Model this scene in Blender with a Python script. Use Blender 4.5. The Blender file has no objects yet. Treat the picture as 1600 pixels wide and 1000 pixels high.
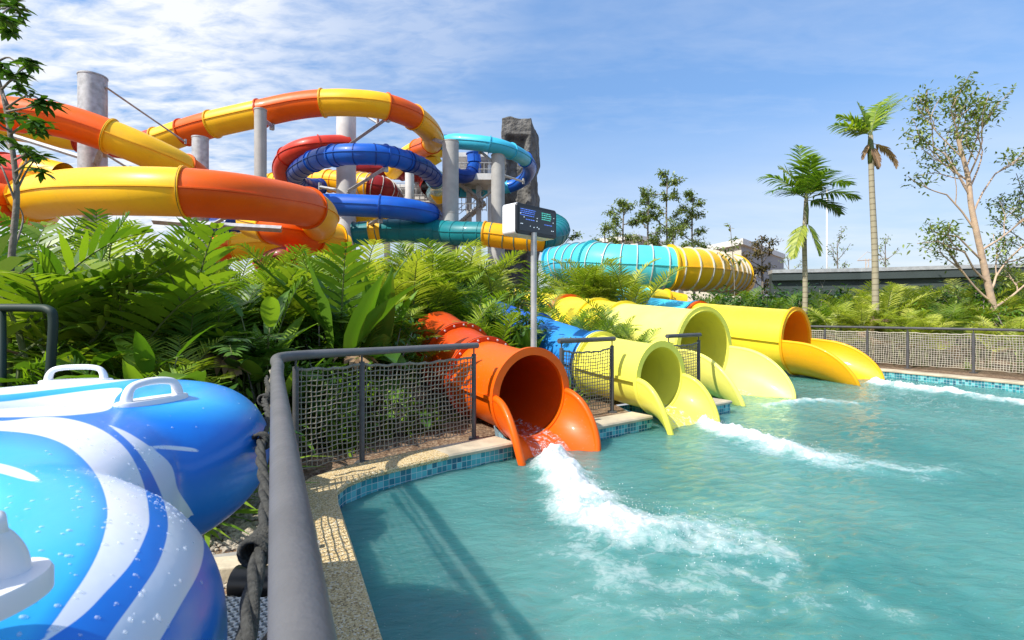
import bpy, bmesh, math, random
import numpy as np
from mathutils import Vector, Matrix, geometry
R = math.radians
sc = bpy.context.scene
# ------------------------------------------------------------------ camera
CZ = 1.47; F = 800.0; HY = 492.0
cam_d = bpy.data.cameras.new('camera'); cam = bpy.data.objects.new('camera', cam_d)
sc.collection.objects.link(cam); sc.camera = cam
cam.location = (0, 0, CZ); cam.rotation_euler = (R(90), 0, 0)
cam_d.sensor_width = 36; cam_d.lens = 18; cam_d.shift_y = -8/1600
cam_d.clip_start = 0.05; cam_d.clip_end = 3000
cam_d.dof.use_dof = True; cam_d.dof.focus_distance = 8.0; cam_d.dof.aperture_fstop = 9.0
# ------------------------------------------------------------------ light
SUN_AZ = R(38); SUN_EL = R(47)          # direction shadows fall (from +x, ccw) and sun elevation
world = bpy.data.worlds.new("World"); sc.world = world; world.use_nodes = True
nt = world.node_tree; nt.nodes.clear()
def N(t, ty, **kw):
    n = t.nodes.new(ty)
    for k, v in kw.items():
        if k.startswith('i_'): n.inputs[int(k[2:]) if k[2:].isdigit() else k[2:].replace('_', ' ')].default_value = v
        else: setattr(n, k, v)
    return n
def math_(t, op, a, b=None, c=None, clamp=False):
    n = t.nodes.new('ShaderNodeMath'); n.operation = op; n.use_clamp = clamp
    for i, v in enumerate((a, b, c)):
        if v is None: continue
        if isinstance(v, (int, float)): n.inputs[i].default_value = v
        else: t.links.new(v, n.inputs[i])
    return n.outputs[0]
def ramp(t, fac, stops, interp='LINEAR'):
    n = t.nodes.new('ShaderNodeValToRGB'); n.color_ramp.interpolation = interp
    el = n.color_ramp.elements
    while len(el) < len(stops): el.new(0.5)
    for e, (p, c) in zip(el, stops):
        e.position = p; e.color = (*c, 1) if len(c) == 3 else c
    t.links.new(fac, n.inputs[0]); return n.outputs[0]
def mixc(t, fac, a, b, mode='MIX'):
    n = t.nodes.new('ShaderNodeMix'); n.data_type = 'RGBA'; n.blend_type = mode
    for s, v in ((n.inputs['Factor'], fac), (n.inputs['A'], a), (n.inputs['B'], b)):
        pass
    def put(sock, v):
        if isinstance(v, (int, float)): sock.default_value = v
        elif isinstance(v, tuple): sock.default_value = (*v, 1) if len(v) == 3 else v
        else: t.links.new(v, sock)
    put(n.inputs[0], fac); put(n.inputs[6], a); put(n.inputs[7], b)
    return n.outputs[2]
sky = N(nt, 'ShaderNodeTexSky', sky_type='NISHITA', sun_disc=False)
sky.sun_elevation = SUN_EL; sky.sun_rotation = R(232); sky.air_density = 1.0; sky.dust_density = 0.6; sky.ozone_density = 2.2
tc = N(nt, 'ShaderNodeTexCoord'); sep = N(nt, 'ShaderNodeSeparateXYZ'); nt.links.new(tc.outputs['Generated'], sep.inputs[0])
zc = math_(nt, 'ADD', math_(nt, 'MAXIMUM', sep.outputs[2], 0.0), 0.09)
u = math_(nt, 'DIVIDE', sep.outputs[0], zc); v = math_(nt, 'DIVIDE', sep.outputs[1], zc)
cv = N(nt, 'ShaderNodeCombineXYZ'); nt.links.new(u, cv.inputs[0]); nt.links.new(v, cv.inputs[1])
def cloudnoise(rot, scl, scale, detail, dist=0.6, off=(0, 0, 0)):
    mp = N(nt, 'ShaderNodeMapping'); nt.links.new(cv.outputs[0], mp.inputs[0])
    mp.inputs['Rotation'].default_value = (0, 0, rot); mp.inputs['Scale'].default_value = scl; mp.inputs['Location'].default_value = off
    no = N(nt, 'ShaderNodeTexNoise'); nt.links.new(mp.outputs[0], no.inputs[0])
    no.inputs['Scale'].default_value = scale; no.inputs['Detail'].default_value = detail; no.inputs['Roughness'].default_value = 0.6; no.inputs['Distortion'].default_value = dist
    return no.outputs[0]
n1 = cloudnoise(R(35), (1.5, 3.0, 1), 4.2, 8, 0.35)
n2 = cloudnoise(R(-20), (0.7, 1.3, 1), 0.9, 5, 0.3, (3, 1, 0))
n3 = cloudnoise(R(70), (0.5, 2.2, 1), 0.7, 6, 0.8, (7, 2, 0))
# denser sheet to the left (west) of the view, thin streaks elsewhere
az = math_(nt, 'DIVIDE', sep.outputs[0], math_(nt, 'MAXIMUM', sep.outputs[1], 0.05))
leftm = ramp(nt, math_(nt, 'ADD', math_(nt, 'MULTIPLY_ADD', az, -0.5, 0.20), math_(nt, 'ADD', math_(nt, 'MULTIPLY', n2, .45), math_(nt, 'MULTIPLY', n3, .15))), [(0.46, (0, 0, 0)), (0.60, (.35, .35, .35)), (0.82, (1, 1, 1))], 'EASE')
m1 = ramp(nt, math_(nt, 'ADD', math_(nt, 'MULTIPLY', n1, 0.65), math_(nt, 'MULTIPLY', n2, 0.45)), [(0.36, (0, 0, 0)), (0.60, (1, 1, 1))])
m1 = math_(nt, 'MULTIPLY', m1, leftm)
m2 = ramp(nt, math_(nt, 'MULTIPLY_ADD', n3, 0.7, math_(nt, 'MULTIPLY', n1, 0.3)), [(0.46, (0, 0, 0)), (0.75, (.22, .22, .22))])
low = ramp(nt, sep.outputs[2], [(0.0, (.85, .85, .85)), (0.16, (.6, .6, .6)), (0.36, (0, 0, 0))])
mm = math_(nt, 'MAXIMUM', math_(nt, 'MAXIMUM', m1, m2), math_(nt, 'MULTIPLY', low, math_(nt, 'MULTIPLY_ADD', n2, 1.3, 0.12)), clamp=True)
grad = ramp(nt, sep.outputs[2], [(0.0, (.44, .52, .66)), (0.10, (.58, .69, .83)), (0.30, (.98, 1.16, 1.30)), (0.6, (1.5, 1.72, 1.85))])
skyc = mixc(nt, 1.0, sky.outputs[0], grad, 'MULTIPLY')
col = mixc(nt, math_(nt, 'MULTIPLY', mm, 0.93), skyc, (6.6, 6.75, 7.0))
bg = N(nt, 'ShaderNodeBackground'); nt.links.new(col, bg.inputs[0]); bg.inputs[1].default_value = 0.125
wo = N(nt, 'ShaderNodeOutputWorld'); nt.links.new(bg.outputs[0], wo.inputs[0])
sun_d = bpy.data.lights.new('sun', 'SUN'); sun = bpy.data.objects.new('sun', sun_d); sc.collection.objects.link(sun)
sun_d.energy = 5.0; sun_d.angle = R(0.53); sun_d.color = (1.0, 0.95, 0.86)
sdir = Vector((math.cos(SUN_AZ)*math.cos(SUN_EL), math.sin(SUN_AZ)*math.cos(SUN_EL), -math.sin(SUN_EL)))
sun.rotation_euler = sdir.to_track_quat('-Z', 'Y').to_euler(); sun.location = (-8, -6, 12)
sc.view_settings.view_transform = 'Standard'; sc.view_settings.look = 'None'
sc.view_settings.exposure = 0.32; sc.view_settings.gamma = 1

# ------------------------------------------------------------------ helpers
COL = sc.collection
def at(px, py, d): return Vector(((px-800)/F*d, d, CZ-(py-HY)/F*d))
def xat(px, d): return (px-800)/F*d
def tag(o, label=None, cat=None, group=None, kind=None):
    if label: o['label'] = label
    if cat: o['category'] = cat
    if group: o['group'] = group
    if kind: o['kind'] = kind
    return o
def empty(name, loc=(0, 0, 0), label=None, cat=None, group=None, rz=0):
    o = bpy.data.objects.new(name, None); COL.objects.link(o); o.location = loc; o.rotation_euler = (0, 0, rz)
    o.empty_display_size = 0.2
    return tag(o, label, cat, group)
def copy_tree(o, parent=None):
    c = o.copy(); COL.objects.link(c); c.parent = parent
    for ch in o.children: copy_tree(ch, c)
    return c
class MB:
    def __init__(s): s.v = []; s.f = []; s.m = []; s.a = []; s.cur = 0; s.var = 0.5; s.uv = None
    def add(s, vs, fs, m=None, a=None):
        b = len(s.v); s.v.extend([tuple(p) for p in vs])
        for f in fs:
            s.f.append(tuple(i+b for i in f)); s.m.append(s.cur if m is None else m); s.a.append(s.var if a is None else a)
    def box(s, c, size, rz=0, m=None, rot=None):
        cx, cy, cz = c; hx, hy, hz = size[0]/2, size[1]/2, size[2]/2
        M = rot if rot else Matrix.Rotation(rz, 3, 'Z')
        vs = [Vector(c)+M@Vector((x*hx, y*hy, z*hz)) for x in (-1, 1) for y in (-1, 1) for z in (-1, 1)]
        s.add(vs, [(0, 1, 3, 2), (4, 6, 7, 5), (0, 4, 5, 1), (2, 3, 7, 6), (0, 2, 6, 4), (1, 5, 7, 3)], m)
    def tube(s, pts, r, n=6, m=None, caps=True):
        pts = [Vector(p) for p in pts]; k = len(pts)
        rs = r if isinstance(r, (list, tuple)) else [r]*k
        ref = None; rings = []
        for i in range(k):
            t = (pts[min(i+1, k-1)]-pts[max(i-1, 0)])
            if t.length < 1e-9: t = Vector((0, 0, 1))
            t.normalize()
            if ref is None:
                ref = Vector((0, 0, 1)) if abs(t.z) < 0.9 else Vector((1, 0, 0))
            a = t.cross(ref)
            if a.length < 1e-5: a = t.orthogonal()
            a.normalize(); b = a.cross(t).normalized(); ref = b
            rings.append([pts[i]+(a*math.cos(2*math.pi*j/n)+b*math.sin(2*math.pi*j/n))*rs[i] for j in range(n)])
        vs = [p for rg in rings for p in rg]; fs = []
        for i in range(k-1):
            for j in range(n):
                j2 = (j+1) % n
                fs.append((i*n+j, i*n+j2, (i+1)*n+j2, (i+1)*n+j))
        if caps: fs.append(tuple(range(n))[::-1]); fs.append(tuple((k-1)*n+j for j in range(n)))
        s.add(vs, fs, m)
    def build(s, name, mats, parent=None, smooth=False, label=None):
        me = bpy.data.meshes.new(name); me.from_pydata(s.v, [], s.f)
        if not isinstance(mats, (list, tuple)): mats = [mats]
        for m in mats: me.materials.append(m)
        if len(mats) > 1: me.polygons.foreach_set('material_index', s.m)
        at_ = me.attributes.new('var', 'FLOAT', 'FACE'); at_.data.foreach_set('value', s.a)
        if s.uv is not None:
            ul = me.uv_layers.new(name='UVMap')
            for p in me.polygons:
                for li, vi in zip(p.loop_indices, p.vertices): ul.data[li].uv = s.uv[vi]
        if smooth: me.polygons.foreach_set('use_smooth', [True]*len(me.polygons))
        me.update()
        o = bpy.data.objects.new(name, me); COL.objects.link(o)
        if parent: o.parent = parent; o.matrix_parent_inverse = Matrix.Translation(-parent.location) if parent.rotation_euler.z == 0 and not parent.get('localkids') else Matrix.Identity(4)
        if label: o['label'] = label
        return o
def autosmooth(o, ang=35):
    m = o.modifiers.new('s', 'EDGE_SPLIT'); m.split_angle = R(ang); return o
def bevel(o, w=0.01, seg=2):
    m = o.modifiers.new('b', 'BEVEL'); m.width = w; m.segments = seg; m.limit_method = 'ANGLE'; return o
def crom(P, n):
    P = [Vector(p) for p in P]; out = []; k = len(P)
    for i in range(k-1):
        p0 = P[i-1] if i else P[0]*2-P[1]; p1 = P[i]; p2 = P[i+1]; p3 = P[i+2] if i+2 < k else P[-1]*2-P[-2]
        for j in range(n):
            t = j/n
            out.append(0.5*((2*p1)+(p2-p0)*t+(2*p0-5*p1+4*p2-p3)*t*t+(3*p1-p0-3*p2+p3)*t**3))
    out.append(P[-1]); return out
# ------------------------------------------------------------------ materials
def newmat(name):
    m = bpy.data.materials.new(name); m.use_nodes = True; t = m.node_tree; b = t.nodes['Principled BSDF']; return m, t, b
def simple(name, c, rough=0.5, metal=0.0, noise=0.12, nscale=3.0, coat=0.0, bump=0.0, bscale=30, var2=None):
    m, t, b = newmat(name)
    geo = N(t, 'ShaderNodeNewGeometry')
    no = N(t, 'ShaderNodeTexNoise'); no.inputs['Scale'].default_value = nscale; no.inputs['Detail'].default_value = 6
    t.links.new(geo.outputs['Position'], no.inputs[0])
    c2 = var2 if var2 else tuple(x*(1-noise*2) for x in c)
    cc = mixc(t, ramp(t, no.outputs[0], [(0.35, (0, 0, 0)), (0.7, (1, 1, 1))]), c, c2)
    t.links.new(cc, b.inputs['Base Color'])
    rr = math_(t, 'MULTIPLY_ADD', no.outputs[0], 0.25, rough-0.12, clamp=True); t.links.new(rr, b.inputs['Roughness'])
    b.inputs['Metallic'].default_value = metal; b.inputs['Coat Weight'].default_value = coat; b.inputs['Coat Roughness'].default_value = 0.08
    if bump:
        n2 = N(t, 'ShaderNodeTexNoise'); n2.inputs['Scale'].default_value = bscale; n2.inputs['Detail'].default_value = 8; t.links.new(geo.outputs['Position'], n2.inputs[0])
        bp = N(t, 'ShaderNodeBump'); bp.inputs['Strength'].default_value = bump; bp.inputs['Distance'].default_value = 0.02
        t.links.new(n2.outputs[0], bp.inputs['Height']); t.links.new(bp.outputs[0], b.inputs['Normal'])
    return m
def gel(name, c, c2=None):          # glossy fibreglass gelcoat with faint dull, scuffed patches
    m = simple(name, c, rough=0.40, noise=0.05, nscale=1.3, coat=0.06, var2=c2)
    t = m.node_tree; b = t.nodes['Principled BSDF']
    geo = N(t, 'ShaderNodeNewGeometry')
    mp = N(t, 'ShaderNodeMapping'); mp.inputs['Scale'].default_value = (3, 3, 14); t.links.new(geo.outputs['Position'], mp.inputs[0])
    no = N(t, 'ShaderNodeTexNoise'); no.inputs['Scale'].default_value = 1.0; no.inputs['Detail'].default_value = 5; t.links.new(mp.outputs[0], no.inputs[0])
    # run-off stains and lime scale: streaks that follow gravity, and fine specks
    mq = N(t, 'ShaderNodeMapping'); mq.inputs['Scale'].default_value = (9, 9, 1.1); t.links.new(geo.outputs['Position'], mq.inputs[0])
    ns = N(t, 'ShaderNodeTexNoise'); ns.inputs['Scale'].default_value = 1.0; ns.inputs['Detail'].default_value = 7; ns.inputs['Roughness'].default_value = .65; t.links.new(mq.outputs[0], ns.inputs[0])
    prev = b.inputs['Base Color'].links[0].from_socket
    st = math_(t, 'MULTIPLY', ramp(t, ns.outputs[0], [(.52, (0, 0, 0)), (.72, (1, 1, 1))]), .16)
    c_st = mixc(t, st, prev, tuple(x*.45+.05 for x in c))
    sp_ = N(t, 'ShaderNodeTexNoise'); sp_.inputs['Scale'].default_value = 38; sp_.inputs['Detail'].default_value = 3; t.links.new(geo.outputs['Position'], sp_.inputs[0])
    c_sp = mixc(t, math_(t, 'MULTIPLY', ramp(t, sp_.outputs[0], [(.66, (0, 0, 0)), (.74, (1, 1, 1))]), .12), c_st, (.75, .70, .6)); t.links.new(c_sp, b.inputs['Base Color'])
    b.inputs['Specular IOR Level'].default_value = .26
    bp = N(t, 'ShaderNodeBump'); bp.inputs['Strength'].default_value = 0.12; bp.inputs['Distance'].default_value = 0.02
    t.links.new(no.outputs[0], bp.inputs['Height']); t.links.new(bp.outputs[0], b.inputs['Normal'])
    return m
M = {}
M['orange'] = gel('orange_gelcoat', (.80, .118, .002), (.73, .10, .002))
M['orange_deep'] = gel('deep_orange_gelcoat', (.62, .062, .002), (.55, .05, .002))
M['yellow'] = gel('yellow_gelcoat', (.90, .52, .015), (.86, .46, .012))
M['amber'] = gel('amber_gelcoat', (.88, .42, .006), (.84, .38, .006))
M['lemon'] = gel('lemon_gelcoat', (.82, .78, .11), (.78, .72, .09))
M['lemon2'] = gel('pale_yellow_gelcoat', (.90, .86, .20), (.88, .80, .15))
M['brightyellow'] = gel('bright_yellow_gelcoat', (.90, .72, .04), (.88, .66, .03))
M['blue'] = gel('blue_gelcoat', (.012, .12, .56), (.01, .09, .46))
M['skyblue'] = gel('light_blue_gelcoat', (.03, .26, .70), (.025, .22, .64))
M['sealant'] = simple('dark_joint_sealant', (.05, .03, .02), rough=.8)
M['navy'] = gel('dark_blue_gelcoat', (.008, .045, .26), (.006, .035, .2))
M['cyan'] = gel('cyan_gelcoat', (.06, .50, .70), (.05, .44, .64))
M['aqua'] = gel('aqua_gelcoat', (.10, .62, .68), (.08, .56, .62))
M['teal'] = gel('teal_gelcoat', (.008, .20, .22), (.006, .16, .19))
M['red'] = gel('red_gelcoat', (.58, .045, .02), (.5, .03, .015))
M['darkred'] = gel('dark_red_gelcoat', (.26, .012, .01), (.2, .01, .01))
M['galv'] = simple('galvanised_steel', (.50, .51, .52), rough=0.5, metal=0.35, noise=0.18, nscale=5)
M['paintgrey'] = simple('grey_painted_steel', (.40, .395, .38), rough=0.5, noise=0.10, nscale=2)
M['lightcol'] = simple('pale_grey_painted_steel', (.62, .61, .59), rough=0.5, noise=0.10, nscale=1.5)
M['rail'] = simple('dark_grey_rail_paint', (.085, .085, .09), rough=0.55, noise=0.15, nscale=9, bump=0.15, bscale=60)
M['railnear'] = simple('worn_grey_rail_paint', (.115, .115, .12), rough=0.55, noise=0.10, nscale=7, bump=0.12, bscale=60)
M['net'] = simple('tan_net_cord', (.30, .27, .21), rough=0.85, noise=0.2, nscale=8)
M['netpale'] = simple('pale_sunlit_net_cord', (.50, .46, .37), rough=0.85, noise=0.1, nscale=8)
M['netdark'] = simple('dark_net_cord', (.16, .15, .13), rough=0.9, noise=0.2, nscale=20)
M['rope'] = simple('grey_green_rope', (.065, .065, .058), rough=0.9, noise=0.3, nscale=60, bump=0.5, bscale=200)
M['white'] = simple('white_plastic', (.80, .80, .82), rough=0.38, noise=0.02)
M['offwhite'] = simple('white_painted_steel', (.74, .74, .73), rough=0.4, noise=0.04)
M['black'] = simple('black_plastic', (.012, .013, .016), rough=0.3, noise=0.1)
M['rib'] = simple('pale_rib_edges', (.55, .55, .50), rough=0.5, noise=0.08)
M['greenrail'] = simple('dark_green_rail_paint', (.003, .022, .016), rough=0.6, noise=0.1)
M['clear'] = None
m, t, b = newmat('clear_tinted_acrylic'); b.inputs['Base Color'].default_value = (.35, .62, .72, 1); b.inputs['Roughness'].default_value = 0.12; b.inputs['Alpha'].default_value = 0.45; M['clear'] = m
M['concrete'] = simple('concrete', (.40, .38, .34), rough=0.9, noise=0.15, nscale=2, bump=0.3, bscale=40)
# ------------------------------------------------------------------ ground, coping, pool
WZ = -0.20
pool_raw = [(1.8, -2.6), (.45, 0), (-.16, 1.34), (-.6, 2.3), (-1.05, 3.29), (-1.40, 4.05), (-1.49, 4.30), (-1.47, 4.52), (-1.36, 4.74), (-1.17, 4.94), (-.68, 5.40), (-.07, 5.88),
            (1.0, 6.70), (2.4, 7.77), (3.75, 8.80), (3.05, 9.75), (5.1, 11.9), (7.2, 14.3), (8.5, 15.6), (9.3, 14.75), (10.0, 13.7), (10.6, 12.3), (11.05, 11.2), (11.9, 9.0), (13.5, 6), (17, 1), (18, -4)]
# two channels let the bottoms of the orange and lemon slides through the bank
flat_raw = [(-.07, 5.88)]; pool_raw = [q for q in pool_raw if q not in ((-.07, 5.88), (1.0, 6.70), (2.4, 7.77))]
ci = pool_raw.index((-.68, 5.40))+1
notch = [(.01, 5.94), (-.24, 7.0), (.06, 7.22), (.83, 6.57), (2.04, 7.49), (1.74, 8.52), (2.04, 8.73), (2.86, 8.12)]
pool_raw[ci:ci] = notch
pool = [Vector((x, y, 0)) for x, y in pool_raw]
def offset_poly(P, d):
    out = []; n = len(P)
    for i in range(n):
        a = (P[i]-P[i-1]).normalized(); b = (P[(i+1) % n]-P[i]).normalized()
        na = Vector((-a.y, a.x, 0)); nb = Vector((-b.y, b.x, 0)); nn = (na+nb)
        if nn.length < 0.1: nn = na
        nn.normalize(); k = d/max(0.5, nn.dot(na))
        out.append(P[i]+nn*k)
    return out
area = sum(pool[i-1].x*pool[i].y-pool[i].x*pool[i-1].y for i in range(len(pool)))
sgn = 1 if area < 0 else -1       # left normal points outwards for clockwise
cop_out = offset_poly(pool, sgn*0.36)
wn_ = Vector((-.607, .795, 0))     # outward normal of the straight wall
for k in (0, 3, 4, 7): cop_out[ci+k] = pool[ci+k]+wn_*.36
for k in (1, 2, 5, 6): cop_out[ci+k] = pool[ci+k]+wn_*.02
# ground sheet with the pool cut out of it
S = 900
outer = [Vector((-S, -S, 0)), Vector((S, -S, 0)), Vector((S, S, 0)), Vector((-S, S, 0))]
hole = [p+(c-p)*.95 for p, c in zip(pool, cop_out)]
tris = geometry.tessellate_polygon([outer, hole]); vv = outer+hole
g = MB(); g.add([(p.x, p.y, -0.03) for p in vv], [tuple(t_) for t_ in tris])
m, t, b = newmat('soil_and_mulch'); geo = N(t, 'ShaderNodeNewGeometry')
no = N(t, 'ShaderNodeTexNoise'); no.inputs['Scale'].default_value = 2.2; no.inputs['Detail'].default_value = 10; t.links.new(geo.outputs['Position'], no.inputs[0])
vo = N(t, 'ShaderNodeTexVoronoi'); vo.inputs['Scale'].default_value = 28; t.links.new(geo.outputs['Position'], vo.inputs[0])
c1 = ramp(t, no.outputs[0], [(0.3, (.10, .055, .03)), (0.5, (.22, .13, .07)), (0.7, (.34, .24, .15))])
spc = N(t, 'ShaderNodeSeparateColor'); t.links.new(vo.outputs['Color'], spc.inputs[0])
c1 = mixc(t, 0.5, c1, ramp(t, spc.outputs[0], [(0, (.05, .03, .02)), (.6, (.20, .13, .08)), (1, (.42, .34, .24))]))
t.links.new(c1, b.inputs['Base Color']); b.inputs['Roughness'].default_value = 0.95
bp = N(t, 'ShaderNodeBump'); bp.inputs['Strength'].default_value = 0.8; bp.inputs['Distance'].default_value = 0.03; t.links.new(vo.outputs['Distance'], bp.inputs['Height']); t.links.new(bp.outputs[0], b.inputs['Normal'])
M['soil'] = m
o = g.build('ground', M['soil']); tag(o, kind='structure')
# normals up
bm = bmesh.new(); bm.from_mesh(o.data); bmesh.ops.recalc_face_normals(bm, faces=bm.faces)
if bm.faces[0].normal.z < 0: bmesh.ops.reverse_faces(bm, faces=bm.faces)
bm.to_mesh(o.data); bm.free()
# coping: pebble wash near the camera, cut stone along the slides
m, t, b = newmat('pebble_wash_coping'); geo = N(t, 'ShaderNodeNewGeometry')
vo = N(t, 'ShaderNodeTexVoronoi'); vo.inputs['Scale'].default_value = 130; t.links.new(geo.outputs['Position'], vo.inputs[0])
sp = N(t, 'ShaderNodeSeparateColor'); t.links.new(vo.outputs['Color'], sp.inputs[0])
pc = ramp(t, sp.outputs[0], [(0.0, (.16, .10, .05)), (0.25, (.50, .34, .14)), (0.55, (.66, .48, .22)), (0.85, (.74, .60, .34)), (1.0, (.80, .74, .6))])
t.links.new(pc, b.inputs['Base Color']); b.inputs['Roughness'].default_value = 0.8
bp = N(t, 'ShaderNodeBump'); bp.inputs['Strength'].default_value = 0.9; bp.inputs['Distance'].default_value = 0.006; bp.invert = True; t.links.new(vo.outputs['Distance'], bp.inputs['Height']); t.links.new(bp.outputs[0], b.inputs['Normal'])
M['pebble'] = m
M['travertine'] = simple('travertine_coping', (.62, .53, .38), rough=0.75, noise=0.22, nscale=2.5, bump=0.35, bscale=25)
def coping(i0, i1, mat, joints=None):
    g = MB(); n = len(pool); idx = [i % n for i in range(i0, i1+1)]
    prof = lambda i: [cop_out[i].to_tuple()[:2]+(-0.06,), cop_out[i].to_tuple()[:2]+(0.0,), (pool[i]-(cop_out[i]-pool[i])*0.03).to_tuple()[:2]+(0.0,), (pool[i]-(cop_out[i]-pool[i])*0.07).to_tuple()[:2]+(-0.02,), (pool[i]-(cop_out[i]-pool[i])*0.06).to_tuple()[:2]+(-0.05,), pool[i].to_tuple()[:2]+(-0.052,)]
    vs = []; 
    for i in idx: vs += prof(i)
    fs = [(k*6+j, k*6+j+1, (k+1)*6+j+1, (k+1)*6+j) for k in range(len(idx)-1) for j in range(5)]
    g.add(vs, fs); return g
for (a, b_, mt) in ((0, 10, M['pebble']), (10, ci, M['travertine']), (ci+3, ci+4, M['travertine']), (ci+7, len(pool)-1, M['travertine'])):
    o = coping(a, b_, mt).build('pool_coping', mt, smooth=False); tag(o, kind='structure')
# mosaic wall tiles
m, t, b = newmat('mosaic_pool_tiles')
uvn = N(t, 'ShaderNodeUVMap'); sc_ = N(t, 'ShaderNodeVectorMath', operation='SCALE'); sc_.inputs['Scale'].default_value = 1/0.062; t.links.new(uvn.outputs[0], sc_.inputs[0])
fl = N(t, 'ShaderNodeVectorMath', operation='FLOOR'); t.links.new(sc_.outputs[0], fl.inputs[0])
fr = N(t, 'ShaderNodeVectorMath', operation='FRACTION'); t.links.new(sc_.outputs[0], fr.inputs[0])
wn = N(t, 'ShaderNodeTexWhiteNoise'); t.links.new(fl.outputs[0], wn.inputs[0])
tcx = ramp(t, wn.outputs[0], [(0, (.012, .10, .17)), (.3, (.02, .20, .26)), (.6, (.05, .34, .38)), (.85, (.10, .42, .46)), (1, (.20, .52, .55))])
sx = N(t, 'ShaderNodeSeparateXYZ'); t.links.new(fr.outputs[0], sx.inputs[0])
gx = math_(t, 'LESS_THAN', sx.outputs[0], 0.07); gy = math_(t, 'LESS_THAN', sx.outputs[1], 0.07); gg = math_(t, 'MAXIMUM', gx, gy)
t.links.new(mixc(t, gg, tcx, (.55, .58, .56)), b.inputs['Base Color']); t.links.new(math_(t, 'MULTIPLY_ADD', gg, 0.5, 0.15), b.inputs['Roughness'])
M['tiles'] = m
g = MB(); g.uv = []; L = 0; n = len(pool); vs = []
for k in range(n+1):
    p = pool[k % n]
    if k: L += (pool[k % n]-pool[k-1]).length
    for z in (-0.052, -1.3): vs.append((p.x, p.y, z)); g.uv.append((L, z+.052))
g.add(vs, [(2*k, 2*k+1, 2*k+3, 2*k+2) for k in range(n)])
o = g.build('pool_wall', M['tiles']); tag(o, kind='structure')
tr = geometry.tessellate_polygon([pool])
g = MB(); g.add([(p.x, p.y, -1.3) for p in pool], [tuple(x) for x in tr]); g.uv = [(p.x, p.y) for p in pool]
M['floor'] = simple('pool_floor_paint', (.06, .40, .40), rough=0.7)
o = g.build('pool_floor', M['floor']); tag(o, kind='structure')

# ------------------------------------------------------------------ water surface: real ripples, foam held as a vertex attribute
rng = np.random.default_rng(7)
def fbm(x, y, sc0, octs, seed):
    r = np.random.default_rng(seed); out = np.zeros_like(x); amp = 1; tot = 0
    for o_ in range(octs):
        for q in range(5):
            th = r.uniform(0, 2*np.pi); k = sc0*(1.9**o_)*r.uniform(.7, 1.3)
            w1 = np.sin(k*.37*(x*np.cos(th+1.3)+y*np.sin(th+1.3))+r.uniform(0, 6.3))
            out += amp*np.sin(k*(x*np.cos(th)+y*np.sin(th))+r.uniform(0, 6.3)+1.6*w1)
        tot += amp*2.2; amp *= .6
    return out/tot
def vnoise(x, y, s, seed):      # smooth value noise
    r = np.random.default_rng(seed); T = r.random((256, 256))
    X = x*s; Y = y*s; xi = np.floor(X).astype(int); yi = np.floor(Y).astype(int); fx = X-xi; fy = Y-yi
    fx = fx*fx*(3-2*fx); fy = fy*fy*(3-2*fy); xi &= 255; yi &= 255; x2 = (xi+1) & 255; y2 = (yi+1) & 255
    return (T[xi, yi]*(1-fx)+T[x2, yi]*fx)*(1-fy)+(T[xi, y2]*(1-fx)+T[x2, y2]*fx)*fy
def vfbm(x, y, s, o_, seed): return sum(vnoise(x+17*i, y-9*i, s*2**i, seed+i)*.5**i for i in range(o_))/sum(.5**i for i in range(o_))
# grid in ray space: rows by distance, columns by bearing, spread evenly enough for a step to the side
ys = np.concatenate([np.linspace(-3, 1.6, 24, endpoint=False), 1.6*np.exp(np.linspace(0, math.log(17/1.6), 430))])
uu = np.linspace(0, 1, 560)
X = np.zeros((len(ys), len(uu))); Y = np.zeros_like(X)
for i, y in enumerate(ys):
    x0 = min(-1.7, -1.7); x1 = 18
    hw = max(y, 1.0)*1.12
    a = uu
    xs = np.where(a < 0.9, -1.7+(min(18, max(hw, 2.5))+1.7)*(a/0.9), 0)
    e = min(18, max(hw, 2.5)); xs = np.where(a >= 0.9, e+(18.2-e)*((a-0.9)/0.1), xs)
    X[i] = xs; Y[i] = y
def stream(px_list, X, Y):
    """soft mask round a churned trail: list of (x, y, halfwidth, strength)"""
    out = np.zeros_like(X); along = np.zeros_like(X)
    for (a, b_) in zip(px_list[:-1], px_list[1:]):
        for q in range(9):
            t_ = q/8; cx = a[0]*(1-t_)+b_[0]*t_; cy = a[1]*(1-t_)+b_[1]*t_; w = a[2]*(1-t_)+b_[2]*t_; s_ = a[3]*(1-t_)+b_[3]*t_
            out = np.maximum(out, s_*np.exp(-(((X-cx)**2+(Y-cy)**2)/w**2)))
    return out
WD = CZ-WZ
def wp(px, py, w, s): d = WD*F/(py-HY); return (xat(px, d), d, w, s)
wx = X+0.22*(vfbm(X, Y, 1.6, 3, 91)-.5)*2; wy = Y+0.22*(vfbm(X, Y, 1.6, 3, 71)-.5)*2
f1 = stream([wp(852, 716, .15, 1.5), wp(880, 745, .24, 1.4), wp(930, 790, .34, 1.2), wp(985, 820, .42, 1.0), wp(1050, 832, .50, .72), wp(1110, 836, .50, .60), wp(1165, 850, .40, .48)], wx, wy)
f1b = stream([wp(890, 850, .3, .40), wp(990, 900, .3, .45), wp(1080, 905, .3, .42), wp(1180, 905, .26, .45), wp(1215, 860, .22, .52), wp(1150, 800, .3, .48)], wx, wy)
f1c = stream([wp(920, 930, .18, .30), wp(1100, 960, .12, .30), wp(1230, 955, .12, .33), wp(1330, 925, .12, .30), wp(1400, 960, .12, .28)], wx, wy)
f2 = stream([wp(1092, 663, .16, 1.4), wp(1150, 680, .30, 1.25), wp(1215, 698, .40, 1.1), wp(1280, 716, .46, .9), wp(1340, 730, .42, .66), wp(1410, 737, .36, .48), wp(1500, 730, .3, .30)], wx, wy)
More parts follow.
